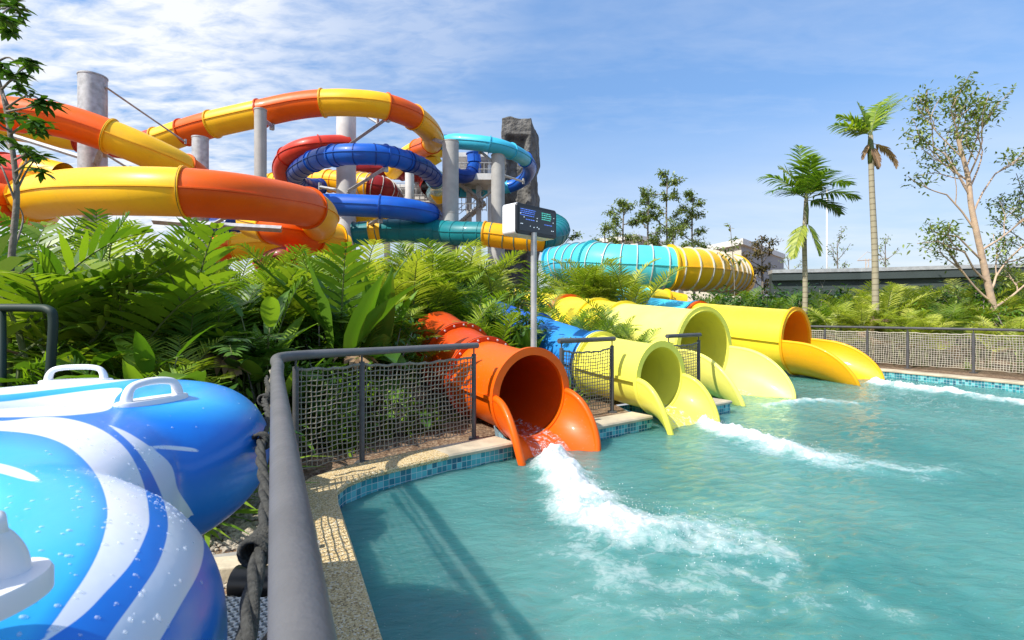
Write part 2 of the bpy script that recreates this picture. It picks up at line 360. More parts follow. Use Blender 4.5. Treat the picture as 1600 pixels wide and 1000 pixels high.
f3 = stream([wp(1200, 636, .3, .55), wp(1250, 628, .2, .85), wp(1300, 626, .25, .6), wp(1345, 630, .3, .45)], wx, wy)
f4 = stream([wp(1368, 599, .30, 1.3), wp(1420, 605, .36, 1.2), wp(1480, 613, .42, 1.05), wp(1550, 624, .45, .9), wp(1620, 632, .45, .8)], wx, wy)
amb = 0.20*vfbm(X, Y, .5, 2, 5)*np.exp(-((X-2.5)/4.5)**2-((Y-3.5)/3)**2)
foam = np.maximum.reduce([f1, f1b*1.02, f1c, f2, f3, f4, amb])
lace = 1-np.abs(vfbm(wx+.3*vfbm(X, Y, 3, 2, 33), wy, 3.2, 4, 44)-.5)*5.0
foam2 = foam+0.30*(lace-.5)*np.clip(foam*2.2, 0, 1)+0.25*(vfbm(wx, wy, 6, 3, 12)-.5)*np.clip(foam*2, 0, 1)
foam2 = np.clip(foam2, 0, 1.5)
Z = WZ+0.014*fbm(X, Y, 2.2, 3, 3)+0.010*fbm(X*.8+Y*.5, Y*1.4-X*.6, 9, 3, 4)*(.45+1.1*vfbm(X, Y, .45, 2, 66))
churn = np.clip(np.maximum.reduce([f1, f2, f3, f4]), 0, 1.3)
Z = Z+0.06*churn**2+0.12*churn*(vfbm(X, Y, 6, 4, 21)-.42)+0.045*churn*(vfbm(X, Y, 22, 2, 22)-.5)
# keep the sheet inside the pool: drop faces outside the polygon
PX = np.array([p.x for p in pool]); PY = np.array([p.y for p in pool])
def inside(x, y):
    r = np.zeros(x.shape, bool); j = len(PX)-1
    for i in range(len(PX)):
        c = ((PY[i] > y) != (PY[j] > y)) & (x < (PX[j]-PX[i])*(y-PY[i])/(PY[j]-PY[i]+1e-12)+PX[i]); r ^= c; j = i
    return r
ins = inside(X, Y)
nr, nc = X.shape
idx = np.arange(nr*nc).reshape(nr, nc)
keep = ins[:-1, :-1] | ins[1:, :-1] | ins[:-1, 1:] | ins[1:, 1:]
q = np.stack([idx[:-1, :-1], idx[:-1, 1:], idx[1:, 1:], idx[1:, :-1]], -1)[keep]
used = np.unique(q); remap = -np.ones(nr*nc, int); remap[used] = np.arange(len(used))
co = np.stack([X.ravel(), Y.ravel(), Z.ravel()], -1)[used]
me = bpy.data.meshes.new('pool_water'); me.vertices.add(len(co)); me.vertices.foreach_set('co', co.ravel())
fq = remap[q]; me.loops.add(fq.size); me.loops.foreach_set('vertex_index', fq.ravel().astype(np.int32))
me.polygons.add(len(fq)); me.polygons.foreach_set('loop_start', np.arange(0, fq.size, 4, dtype=np.int32)); me.polygons.foreach_set('loop_total', np.full(len(fq), 4, np.int32))
me.polygons.foreach_set('use_smooth', [True]*len(fq)); me.update(calc_edges=True)
a_ = me.attributes.new('foam', 'FLOAT', 'POINT'); a_.data.foreach_set('value', foam2.ravel()[used].astype(np.float32))
m, t, b = newmat('pool_water')
fa = N(t, 'ShaderNodeAttribute', attribute_name='foam'); geo = N(t, 'ShaderNodeNewGeometry')
nz = N(t, 'ShaderNodeTexNoise'); nz.inputs['Scale'].default_value = 14; nz.inputs['Detail'].default_value = 9; nz.inputs['Roughness'].default_value = .7; nz.inputs['Distortion'].default_value = .8; t.links.new(geo.outputs['Position'], nz.inputs[0])
ff = math_(t, 'ADD', fa.outputs['Fac'], math_(t, 'MULTIPLY_ADD', nz.outputs[0], 1.5, -.75))
fm = ramp(t, ff, [(.32, (0, 0, 0)), (.50, (.20, .20, .20)), (.80, (.46, .46, .46)), (1.3, (.95, .95, .95))])
spk = N(t, 'ShaderNodeTexNoise'); spk.inputs['Scale'].default_value = 60; spk.inputs['Detail'].default_value = 3; t.links.new(geo.outputs['Position'], spk.inputs[0])
spm = ramp(t, spk.outputs[0], [(.70, (0, 0, 0)), (.76, (.8, .8, .8))])
spm = math_(t, 'MULTIPLY', spm, ramp(t, fa.outputs['Fac'], [(.0, (.25, .25, .25)), (.20, (1, 1, 1))]))
fm = math_(t, 'MAXIMUM', fm, spm, clamp=True)
big = N(t, 'ShaderNodeTexNoise'); big.inputs['Scale'].default_value = .5; big.inputs['Detail'].default_value = 4; t.links.new(geo.outputs['Position'], big.inputs[0])
wc = mixc(t, ramp(t, big.outputs[0], [(.32, (0, 0, 0)), (.68, (1, 1, 1))]), (.068, .275, .26), (.15, .395, .36))
wc = mixc(t, ramp(t, fa.outputs['Fac'], [(.1, (0, 0, 0)), (.8, (.55, .55, .55))]), wc, (.35, .66, .62))
t.links.new(wc, b.inputs['Base Color']); b.inputs['Roughness'].default_value = .04; b.inputs['IOR'].default_value = 1.33
b.inputs['Specular IOR Level'].default_value = .95
b.inputs['Subsurface Weight'].default_value = 1.0; b.inputs['Subsurface Scale'].default_value = .8; b.inputs['Subsurface Radius'].default_value = (.5, 1.0, 1.0)
mp = N(t, 'ShaderNodeMapping'); mp.inputs['Rotation'].default_value = (0, 0, R(25)); mp.inputs['Scale'].default_value = (1, 2.2, 1); t.links.new(geo.outputs['Position'], mp.inputs[0])
r1 = N(t, 'ShaderNodeTexNoise'); r1.inputs['Scale'].default_value = 5; r1.inputs['Detail'].default_value = 7; r1.inputs['Roughness'].default_value = .62; r1.inputs['Distortion'].default_value = .5; t.links.new(mp.outputs[0], r1.inputs[0])
bp = N(t, 'ShaderNodeBump'); bp.inputs['Strength'].default_value = .8; bp.inputs['Distance'].default_value = .06; t.links.new(r1.outputs[0], bp.inputs['Height']); t.links.new(bp.outputs[0], b.inputs['Normal'])
# murky but partly clear water: some light passes through to tiles and floor
gl = N(t, 'ShaderNodeBsdfRefraction'); gl.inputs['Color'].default_value = (.45, .80, .78, 1); gl.inputs['IOR'].default_value = 1.2; gl.inputs['Roughness'].default_value = .02; t.links.new(bp.outputs[0], gl.inputs['Normal'])
tr_ = N(t, 'ShaderNodeBsdfTransparent'); tr_.inputs['Color'].default_value = (.55, .85, .82, 1)
mx = N(t, 'ShaderNodeMixShader'); mx.inputs[0].default_value = .24; t.links.new(b.outputs[0], mx.inputs[1]); t.links.new(tr_.outputs[0], mx.inputs[2])
fo = N(t, 'ShaderNodeBsdfPrincipled'); fo.inputs['Base Color'].default_value = (.72, .76, .76, 1); fo.inputs['Roughness'].default_value = .55
bp2 = N(t, 'ShaderNodeBump'); bp2.inputs['Strength'].default_value = .7; bp2.inputs['Distance'].default_value = .04; t.links.new(nz.outputs[0], bp2.inputs['Height']); t.links.new(bp2.outputs[0], fo.inputs['Normal'])
mx2 = N(t, 'ShaderNodeMixShader'); t.links.new(fm, mx2.inputs[0]); t.links.new(mx.outputs[0], mx2.inputs[1]); t.links.new(fo.outputs[0], mx2.inputs[2])
t.links.new(mx2.outputs[0], t.nodes['Material Output'].inputs[0])
me.materials.append(m); M['water'] = m
o = bpy.data.objects.new('pool_water', me); COL.objects.link(o); tag(o, kind='structure')
# spray thrown up where the slides discharge
random.seed(5)
M['spray'] = simple('water_spray', (.85, .88, .88), rough=.2, noise=0)
def spray(name, P, n, label):
    g = MB()
    for k in range(n):
        s_ = random.random()**1.5*(len(P)-1.001); i = int(s_); f = s_-i
        cx = P[i][0]*(1-f)+P[i+1][0]*f; cy = P[i][1]*(1-f)+P[i+1][1]*f; w = P[i][2]*(1-f)+P[i+1][2]*f
        h = abs(random.gauss(0, .055))*(1-.16*s_)
        c = Vector((cx+random.gauss(0, w*.55), cy+random.gauss(0, w*.55), WZ+.03+h)); r = random.uniform(.001, .004)
        vs = [c+Vector(q_)*r for q_ in ((1, 0, 0), (-1, 0, 0), (0, 1, 0), (0, -1, 0), (0, 0, 1.4), (0, 0, -1.2))]
        g.add(vs, [(0, 2, 4), (2, 1, 4), (1, 3, 4), (3, 0, 4), (2, 0, 5), (1, 2, 5), (3, 1, 5), (0, 3, 5)])
    o = g.build(name, M['spray']); tag(o, label, 'spray', kind='stuff')
spray('water_spray', [wp(850, 712, .10, 1), wp(880, 745, .20, 1), wp(930, 790, .34, 1), wp(1000, 820, .45, 1), wp(1150, 850, .5, 1)], 1500, 'white spray over the churning water at the mouth of the orange slide')
spray('water_spray', [wp(1092, 663, .12, 1), wp(1150, 678, .2, 1), wp(1215, 695, .25, 1), wp(1330, 725, .4, 1)], 900, 'white spray over the trail from the smaller lemon yellow slide')
spray('water_spray', [wp(1368, 599, .2, 1), wp(1420, 605, .3, 1), wp(1520, 618, .4, 1)], 500, 'white spray at the mouth of the farthest amber yellow slide')
# ------------------------------------------------------------------ slides
def frames(P):
    k = len(P); out = []
    for i in range(k):
        t = (P[min(i+1, k-1)]-P[max(i-1, 0)]).normalized()
        sd = t.cross(Vector((0, 0, 1)))
        if sd.length < 0.05: sd = out[-1][1] if out else Vector((1, 0, 0))
        sd.normalize(); up = sd.cross(t).normalized(); out.append((t, sd, up))
    return out
def tube_profile(r, seam=0.05, n=40, lip=0.02):
    """closed outline (lateral, up); a ledge sticks out along both sides where the halves are bolted"""
    pr = []
    for k in range(n):
        a = 2*math.pi*(k+.5)/n; pr.append((a, r))
    w = lip/r
    for c in (0, math.pi):
        for da, rr in ((-w, r), (-w+.001, r+seam), (w-.001, r+seam), (w, r)): pr.append(((c+da) % (2*math.pi), rr))
    pr.sort(); return [(rr*math.cos(a), rr*math.sin(a)) for a, rr in pr]
def sweep(P, prof, inner=None, cap=False):
    g = MB(); fr = frames(P); m = len(prof)
    for p, (t_, s_, u_) in zip(P, fr):
        g.v += [tuple(p+s_*a+u_*b_) for a, b_ in prof]
    for i in range(len(P)-1):
        for j in range(m):
            j2 = (j+1) % m; g.f.append((i*m+j, i*m+j2, (i+1)*m+j2, (i+1)*m+j)); g.m.append(0); g.a.append(.5)
    if inner:
        o = len(g.v); ii = len(inner)
        for p, (t_, s_, u_) in zip(P, fr): g.v += [tuple(p+s_*a+u_*b_) for a, b_ in inner]
        for i in range(len(P)-1):
            for j in range(ii):
                j2 = (j+1) % ii; g.f.append((o+i*ii+j2, o+i*ii+j, o+(i+1)*ii+j, o+(i+1)*ii+j2)); g.m.append(1); g.a.append(.5)
    if cap:
        g.f.append(tuple(range(m))); g.m.append(0); g.a.append(.5)
    return g
def circ(r, n=40): return [(r*math.cos(2*math.pi*k/n), r*math.sin(2*math.pi*k/n)) for k in range(n)]
def annulus(p, t_, s_, u_, r0, r1, th, n=40):
    g = MB(); q = []
    for rr, dz in ((r0, -th/2), (r1, -th/2), (r1, th/2), (r0, th/2)):
        q.append([p+t_*dz+(s_*math.cos(2*math.pi*k/n)+u_*math.sin(2*math.pi*k/n))*rr for k in range(n)])
    for ring in q: g.v += [tuple(x) for x in ring]
    for a in range(4):
        b_ = (a+1) % 4
        for k in range(n):
            k2 = (k+1) % n; g.f.append((a*n+k, a*n+k2, b_*n+k2, b_*n+k)); g.m.append(0); g.a.append(.5)
    return g
def slide(pts, r, cols, label, group, name='water_slide', sub=8, ribs=0, ribm=None, flange=0.07, bolts=0, root=None, skipflange=(), seam=.05, inm=None, ribmax=99, ribh=.03):
    """pts: control points, cols: list of (material key, first control index, last control index)"""
    P = crom(pts, sub); fr = frames(P)
    if root is None: root = empty(name, (pts[0][0], pts[0][1], 0), label, 'water slide', group)
    prof = tube_profile(r, seam)
    for (mk, a, b_) in cols:
        seg = P[int(a*sub):int(b_*sub)+1]
        if len(seg) < 2: continue
        o = sweep(seg, prof, circ(r-.025)).build('tube_section', [M[mk], M[inm or mk]], root, smooth=True); autosmooth(o)
        if ribs and a < ribmax:
            L = sum((seg[i+1]-seg[i]).length for i in range(len(seg)-1)); n = max(1, int(L/ribs)); acc = 0; nxt = ribs*.5; ff = frames(seg)
            for i in range(len(seg)-1):
                d = (seg[i+1]-seg[i]).length
                while nxt < acc+d:
                    q = (nxt-acc)/d; pp = seg[i].lerp(seg[i+1], q); t_, s_, u_ = ff[i]; t2 = ff[i+1]
                    rb = annulus(pp, t_.lerp(t2[0], q).normalized(), s_.lerp(t2[1], q).normalized(), u_.lerp(t2[2], q).normalized(), r-.01, r+ribh, .04, 36).build('rib', ribm or M['rib'], root)
                    nxt += ribs
                acc += d
        if flange and a not in skipflange:
            t_, s_, u_ = fr[int(a*sub)]; pp = P[int(a*sub)]
            fl = annulus(pp, t_, s_, u_, r-.02, r+flange, .07, 36).build('joint_flange', M[mk], root, smooth=True); autosmooth(fl)
            if bolts or r > .5: annulus(pp, t_, s_, u_, r+.01, r+flange+.004, .012, 36).build('joint_seal', M['sealant'], fl)
            for k in range(bolts):
                an = 2*math.pi*(k+.5)/bolts
                for sg in (-1,):
                    c = pp+(s_*math.cos(an)+u_*math.sin(an))*(r+flange*.55)+t_*sg*.04
                    bb = MB(); bb.tube([c-t_*.012, c+t_*.012], .014, 6); bb.build('bolt', M['offwhite'], fl)
    return root
def exit_slide(C, u, r, ring, L, flat, path_back, cols, label, matring, matchute, matin='', skirt=.14, flare=.12, bolts=0, drop=.10, flow=''):
    """C: centre of the mouth, u: horizontal outflow direction, path_back: control points upstream of the mouth"""
    u = Vector((u[0], u[1], 0)).normalized(); C = Vector(C); s_ = Vector((u.y, -u.x, 0)); up = Vector((0, 0, 1))
    root = empty('water_slide', (C.x, C.y, 0), label, 'water slide', 'open ended slides emptying into the pool')
    pts = [C]+path_back
    # upstream tube, walked from the mouth backwards
    slide(pts, r, cols, None, None, root=root, bolts=bolts, sub=10, skipflange=(0,), seam=.06, inm=matin or None)
    # mouth ring: broad flat collar
    g = annulus(C+u*.02, u, s_, up, r-.03, ring, .06, 72); o = g.build('mouth_ring', M[matring], root, smooth=True); autosmooth(o); bevel(o, .012, 2)
    # inside tone set by matin
    # chute: lower half pipe whose sides sweep down to the water
    n = 44; g = MB(); rows = []
    NS = 30
    def rim(s):      # rim height (fraction of r) at distance s
        if s < flat: return 0.02
        q = min(1, (s-flat)/(L-flat)); return 0.02-(1-math.sqrt(max(0, 1-q*q)))*.66
    th = .055
    for i in range(NS+1):
        # pack rows near the lip where the rim falls fast
        q = math.sin(i/NS*math.pi/2); s = L*q*.9995; rr = r*(1+flare*q**1.5)
        h = max(-.97, rim(s)); ph = math.acos(min(1, max(-1, -h)))     # half angle measured from the bottom
        pw = 1-.42*(s/L); base = C+u*s+up*(-(drop*s+max(0, C.z-.64*r*(1+flare)-WZ+.07-drop*L)*(s/L)**2.6))
        ring_i = []; ring_o = []
        for k in range(n+1):
            a = -ph+2*ph*k/n
            sa = math.sin(a); d_ = s_*math.copysign(abs(sa)**pw, sa)-up*math.cos(a)
            ring_i.append(base+d_*(rr-.02)); ring_o.append(base+d_*(rr+th))
        rows.append((ring_i, ring_o))
    m_ = n+1
    for ri, ro in rows: g.v += [tuple(x) for x in ri]+[tuple(x) for x in ro]
    for i in range(NS):
        a0 = i*2*m_; b0 = (i+1)*2*m_
        for k in range(n):
            g.f.append((a0+k, b0+k, b0+k+1, a0+k+1)); g.f.append((a0+m_+k+1, b0+m_+k+1, b0+m_+k, a0+m_+k))
        g.f.append((a0, a0+m_, b0+m_, b0)); g.f.append((b0+n, b0+m_+n, a0+m_+n, a0+n))
    a0 = NS*2*m_
    for k in range(n): g.f.append((a0+k, a0+m_+k, a0+m_+k+1, a0+k+1))
    g.m = [0]*len(g.f); g.a = [.5]*len(g.f)
    o = g.build('exit_chute', M[matchute], root, smooth=True); autosmooth(o, 40)
    # broad rolled lip along both rims
    for sd in (0, 1):
        k = 0 if sd == 0 else n; g = MB(); Pin = []; 
        for ri, ro in rows:
            Pin.append((ri[k]+ro[k])/2)
        g.tube(Pin, [.045 if True else 0]*len(Pin), 10); o = g.build('rolled_lip', M[matchute], root, smooth=True)
    # thin running sheet of water down the bottom of the tube and chute
    g = MB(); PB = [p for p in crom(pts[:3], 10)][::-1]; fr_ = frames(PB); q_ = []
    for i in range(4, len(PB)):
        t_, s2, u2_ = fr_[i]; q_.append([PB[i]-s2*math.sin(a)*(r-.045)*(-1)-up*math.cos(a)*(r-.045) for a in np.linspace(-.42, .42, 9)])
    for i, (ri, ro) in enumerate(rows[1:]):
        c_ = ri[n//2]; w_ = .42*r; row = []
        for k in range(9):
            f = (k-4)/4; tgt = f*w_*(1+.4*i/NS); j = min(range(len(ri)), key=lambda j_: abs((ri[j_]-c_).dot(s_)-tgt)); row.append(ri[j]+Vector((0, 0, .02)))
        q_.append(row)
    for row in q_: g.v += [tuple(x) for x in row]
    for i in range(len(q_)-1):
        for k in range(8): g.f.append((i*9+k, i*9+k+1, (i+1)*9+k+1, (i+1)*9+k)); g.m.append(0); g.a.append(.5)
    o = g.build('running_water', M['runwater'], None, smooth=True); tag(o, flow, 'running water', kind='stuff')
    return root, rows
def back(C, u, segs):
    u = Vector((u[0], u[1], 0)).normalized(); out = []; p = Vector(C)
    for (s, dz) in segs: out.append(Vector((C[0]-u.x*s, C[1]-u.y*s, C[2]+dz)))
    return out
# 1 orange
m, t, b = newmat('running_water'); geo = N(t, 'ShaderNodeNewGeometry'); no = N(t, 'ShaderNodeTexNoise'); no.inputs['Scale'].default_value = 22; no.inputs['Detail'].default_value = 8; no.inputs['Roughness'].default_value = .7; t.links.new(geo.outputs['Position'], no.inputs[0])
fo_ = N(t, 'ShaderNodeBsdfPrincipled'); fo_.inputs['Base Color'].default_value = (.85, .88, .88, 1); fo_.inputs['Roughness'].default_value = .4
tp_ = N(t, 'ShaderNodeBsdfTransparent'); gs_ = N(t, 'ShaderNodeBsdfGlossy'); gs_.inputs['Roughness'].default_value = .05
bp_ = N(t, 'ShaderNodeBump'); bp_.inputs['Strength'].default_value = .8; bp_.inputs['Distance'].default_value = .02; t.links.new(no.outputs[0], bp_.inputs['Height']); t.links.new(bp_.outputs[0], gs_.inputs['Normal'])
m1_ = N(t, 'ShaderNodeMixShader'); m1_.inputs[0].default_value = .12; t.links.new(tp_.outputs[0], m1_.inputs[1]); t.links.new(gs_.outputs[0], m1_.inputs[2])
m2_ = N(t, 'ShaderNodeMixShader'); t.links.new(ramp(t, no.outputs[0], [(.50, (0, 0, 0)), (.72, (.8, .8, .8))]), m2_.inputs[0]); t.links.new(m1_.outputs[0], m2_.inputs[1]); t.links.new(fo_.outputs[0], m2_.inputs[2])
t.links.new(m2_.outputs[0], t.nodes['Material Output'].inputs[0]); M['runwater'] = m
M['orangeglow'] = gel('orange_sun_through_shell', (.88, .30, .006), (.84, .26, .006))  # sunlight through the translucent shell, painted as an inside colour
u1 = (.57, -.82); C1 = (.236, 6.5, .454)
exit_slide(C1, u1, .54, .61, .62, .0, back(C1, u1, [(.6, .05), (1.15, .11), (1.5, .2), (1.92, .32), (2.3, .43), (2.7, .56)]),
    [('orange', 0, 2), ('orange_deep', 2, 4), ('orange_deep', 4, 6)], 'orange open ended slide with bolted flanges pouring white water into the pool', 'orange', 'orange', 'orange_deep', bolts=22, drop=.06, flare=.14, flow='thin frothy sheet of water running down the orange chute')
u2 = (.57, -.82); C2 = (2.3, 8.0, .48)
exit_slide(C2, u2, .52, .585, .66, .0, back(C2, u2, [(.7, .05), (1.34, .12), (2.2, .27), (3.2, .46), (4.4, .72), (6, 1.1)]),
    [('lemon', 0, 2), ('lemon', 2, 2.1), ('skyblue', 2.1, 4), ('blue', 4, 6)], 'lemon yellow slide with a blue upper tube, second mouth from the orange slide', 'lemon', 'lemon', 'lemon', drop=.06, flare=.14, flow='thin sheet of water running down the lemon yellow chute')
u3 = (.54, -.84); C3 = (4.15, 11.1, .72)
exit_slide(C3, u3, .85, .94, 1.5, .35, back(C3, u3, [(1.2, .10), (2.4, .20), (3.4, .31), (4.6, .44), (7, .72), (10, 1.1)]),
    [('lemon2', 0, 2), ('brightyellow', 2, 3), ('brightyellow', 3, 4), ('orange', 4, 4.1), ('brightyellow', 4.1, 6)], 'wide pale yellow slide between the lemon slide and the amber slide', 'lemon', 'lemon2', 'lemon', drop=.05, flare=.10, flow='thin sheet of water running down the wide pale yellow chute')
u4 = (.61, -.79); C4 = (7.8, 14.1, .75)
exit_slide(C4, u4, .85, .94, 1.8, .55, back(C4, u4, [(1.2, .10), (2.2, .18), (3.0, .26), (4.6, .44), (7, .72)]),
    [('brightyellow', 0, 3), ('orange', 3, 3.1), ('cyan', 3.1, 5)], 'farthest open ended slide in warm amber yellow, beside the far net fence', 'amber', 'amber', 'orangeglow', drop=.05, flare=.08, flow='thin sheet of water running down the amber chute')
# small drain plugs on the chutes
for (px, py, d, rt) in ((924, 702, 6.62, 'a'), (1108, 647, 8.22, 'b')): pass

# ---- the tower slides behind the hedge
def P3(L): return [at(*p) for p in L]
G1 = 'closed tube slides of the tall slide tower'
slide(P3([(495, 352, 21.5), (499, 338, 20), (480, 325, 18.6), (440, 316, 17.2), (370, 307, 15.6), (290, 301, 14.9), (200, 299, 14.9), (110, 301, 15.8), (55, 311, 17.2), (45, 322, 19), (60, 330, 21)]), .70,
    [('amber', 0, 2), ('orange', 2, 5), ('yellow', 5, 8), ('yellow', 8, 10)], 'big nearest curved slide, half yellow half orange, just above the hedge at left', G1, sub=10, bolts=0)
slide(P3([(525, 376, 23), (490, 370, 22), (455, 362, 21), (425, 353, 21), (395, 345, 22)]), .70, [('amber', 0, 1), ('orange', 1, 3), ('yellow', 3, 4)], 'orange end of a tube slide dipping into the hedge under the biggest loop', G1)
slide(P3([(-90, 150, 19), (0, 176, 19.5), (90, 187, 20), (172, 213, 20.5), (232, 238, 21), (285, 264, 22), (320, 292, 23.5), (330, 318, 25)]), .66,
    [('orange', 0, 3), ('yellow', 3, 5), ('orange', 5, 7)], 'orange then yellow tube sloping down across the tall left column', G1)
slide(P3([(-60, 190, 27), (10, 197, 27.5), (122, 216, 28.5), (200, 229, 29.2), (248, 220, 29), (288, 207, 28.8), (333, 194, 28.4), (408, 177, 28), (460, 166, 28), (505, 161, 28), (555, 161, 28), (604, 167, 28.5), (646, 183, 30), (672, 206, 32.5), (675, 223, 36), (654, 233, 39), (632, 247, 41), (612, 268, 43)]), .70,
    [('yellow', 0, 2), ('red', 2, 4), ('yellow', 4, 5), ('orange', 5, 6), ('yellow', 6, 7), ('orange', 7, 9), ('yellow', 9, 11), ('orange', 11, 12), ('amber', 12, 14), ('orange', 14, 15), ('yellow', 15, 17)],
    'topmost slide, orange and yellow by turns, looping over the thick round column', G1)
slide(P3([(500, 292, 39), (478, 290, 37.5), (463, 281, 35.5), (465, 268, 33), (490, 252, 30.5), (522, 243, 29), (560, 241, 28.5), (602, 243, 29), (636, 252, 30.5), (664, 264, 33), (680, 280, 36)]), .58,
    [('navy', 0, 4), ('blue', 4, 5), ('blue', 5, 7), ('blue', 7, 8), ('navy', 8, 10)], 'dark blue tube ring around the thick round column, ending in a clear bend', G1, ribs=1.0, ribm=M['navy'])
slide(P3([(680, 280, 36), (684, 292, 38.5), (678, 303, 41)]), .60, [('clear', 0, 2)], 'short see-through blue bend at the end of the dark blue ring', G1, flange=.1)
slide(P3([(462, 300, 37), (447, 283, 35.6), (442, 263, 34), (450, 245, 32.8), (470, 234, 32), (500, 228, 32), (545, 226, 33)]), .62, [('red', 0, 3), ('red', 3, 5), ('red', 5, 6)], 'bright red tube ring showing behind the dark blue ring', G1)
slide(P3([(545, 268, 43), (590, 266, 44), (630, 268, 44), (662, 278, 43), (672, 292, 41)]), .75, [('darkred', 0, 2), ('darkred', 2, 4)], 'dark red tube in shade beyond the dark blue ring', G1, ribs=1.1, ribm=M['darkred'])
slide(P3([(395, 292, 43), (430, 287, 42), (470, 283, 41), (515, 283, 40), (560, 288, 39)]), .85, [('yellow', 0, 1), ('yellow', 1, 3), ('amber', 3, 4)], 'pale orange and yellow ribbed tube behind the thick column', G1, ribs=1.3, ribm=M['orange'])
slide(P3([(560, 288, 39), (580, 291, 38.6), (600, 297, 39), (612, 308, 41)]), .92, [('amber', 0, 1), ('darkred', 1, 3)], 'red ribbed tube end beside the thick round column', G1, ribs=.42, flange=.05, ribh=.05)
slide(P3([(470, 322, 29), (520, 320, 29), (594, 323, 29), (640, 328, 29.5), (670, 335, 31), (682, 346, 34)]), .62, [('blue', 0, 2), ('blue', 2, 4), ('navy', 4, 5)], 'lower bright blue tube running level just above the hedge', G1)
slide(P3([(520, 338, 34), (570, 340, 34), (612, 343, 34), (650, 347, 34), (690, 352, 35)]), .55, [('yellow', 0, 2), ('navy', 2, 3), ('cyan', 3, 4)], 'thin yellow and blue tube under the lower bright blue one', G1)
slide(P3([(555, 366, 31), (580, 363, 31), (598, 361, 31), (630, 361, 31), (680, 362, 31), (718, 365, 30), (758, 366, 29.5), (800, 371, 29.3), (845, 373, 29), (868, 366, 30.5), (872, 356, 33), (862, 348, 36)]), .70,
    [('teal', 0, 1), ('yellow', 1, 2), ('teal', 2, 6), ('amber', 6, 8), ('teal', 8, 11)], 'teal and amber ribbed tube behind the screen post', G1, ribs=.75, ribm=M['teal'])
slide(P3([(697, 224, 36), (715, 221, 35), (765, 226, 34.5), (798, 236, 35.5), (820, 249, 38), (828, 264, 41), (818, 281, 44), (795, 292, 45), (752, 299, 45), (715, 300, 44)]), .52,
    [('cyan', 0, 2), ('cyan', 2, 3), ('cyan', 3, 4), ('blue', 4, 7), ('cyan', 7, 8), ('cyan', 8, 9)], 'light blue tube ring in front of the rock tower', G1)
slide(P3([(704, 226, 39.5), (684, 233, 39), (674, 246, 38.8), (680, 258, 39)]), .62, [('brightyellow', 0, 1), ('yellow', 1, 3)], 'short yellow tube bend left of the light blue ring', G1)
slide(P3([(690, 290, 40), (682, 300, 39.5), (690, 312, 40)]), .5, [('yellow', 0, 2)], 'small yellow tube bend low beside the pale middle column', G1)
slide(P3([(740, 240, 41.5), (741, 256, 41.5), (738, 270, 41.5), (722, 276, 40.5), (702, 268, 40)]), .55, [('blue', 0, 2), ('navy', 2, 4)], 'upright blue starting tube under the platform canopy', G1)
slide(P3([(320, 392, 24), (370, 385, 24), (420, 380, 24), (480, 378, 24.5), (540, 385, 26)]), .62, [('orange', 0, 1), ('yellow', 1, 3), ('yellow', 3, 4)], 'low yellow tube glimpsed through the hedge under the biggest loop', G1)
slide(P3([(410, 420, 20), (425, 408, 20), (448, 402, 20), (470, 408, 20.5), (480, 420, 21)]), .42, [('darkred', 0, 2), ('red', 2, 4)], 'small dark red tube bend peeping above the hedge', G1)
slide(P3([(330, 356, 27), (380, 352, 27), (440, 350, 27.5)]), .5, [('navy', 0, 2)], 'dark blue tube glimpsed under the biggest yellow and orange loop', G1)
slide(P3([(-120, 268, 21), (-50, 266, 20), (10, 266, 19.5), (62, 272, 19), (100, 280, 19)]), .60, [('orange', 0, 2), ('red', 2, 3), ('yellow', 3, 4)], 'yellow and terracotta tube at the left edge behind the biggest loop', G1)
slide(P3([(-160, 330, 15), (-90, 322, 15.5), (-30, 318, 16.5), (20, 322, 18)]), .72, [('red', 0, 1), ('orange', 1, 3)], 'deep orange tube at the left edge below the others', G1)
slide(P3([(585, 512, 11.8), (602, 492, 12.2), (618, 476, 13), (635, 462, 14.5)]), .36, [('orange', 0, 2), ('orange', 2, 3)], 'orange tube end half hidden among banana leaves', 'tubes hidden in the shrubs')
slide(P3([(600, 512, 11), (640, 500, 11), (690, 492, 11.5), (730, 486, 12.5)]), .40, [('brightyellow', 0, 3)], 'yellow tube half hidden in shrubs left of the orange slide', 'tubes hidden in the shrubs')
# big ribbed raft slide at right
slide(P3([(868, 418, 27), (885, 412, 26.5), (925, 411, 25), (960, 414, 24.3), (1003, 416, 24), (1045, 419, 24), (1085, 421, 24.4), (1118, 425, 25.5), (1142, 430, 27.2), (1152, 436, 29.8)]), .98,
    [('cyan', 0, 2), ('aqua', 2, 5), ('yellow', 5, 8), ('yellow', 8, 9)], 'big ribbed tube, aqua then golden yellow, on a steel column right of centre', 'closed tube slides right of the tower', ribs=.62, flange=.14, ribmax=8, ribh=.075)
slide(P3([(930, 472, 23), (960, 462, 22), (995, 460, 21.5), (1010, 462, 21.5), (1040, 466, 22), (1070, 472, 22)]), .34, [('aqua', 0, 3), ('brightyellow', 3, 4), ('yellow', 4, 5)], 'small aqua and yellow tube passing under the big ribbed tube', 'closed tube slides right of the tower')

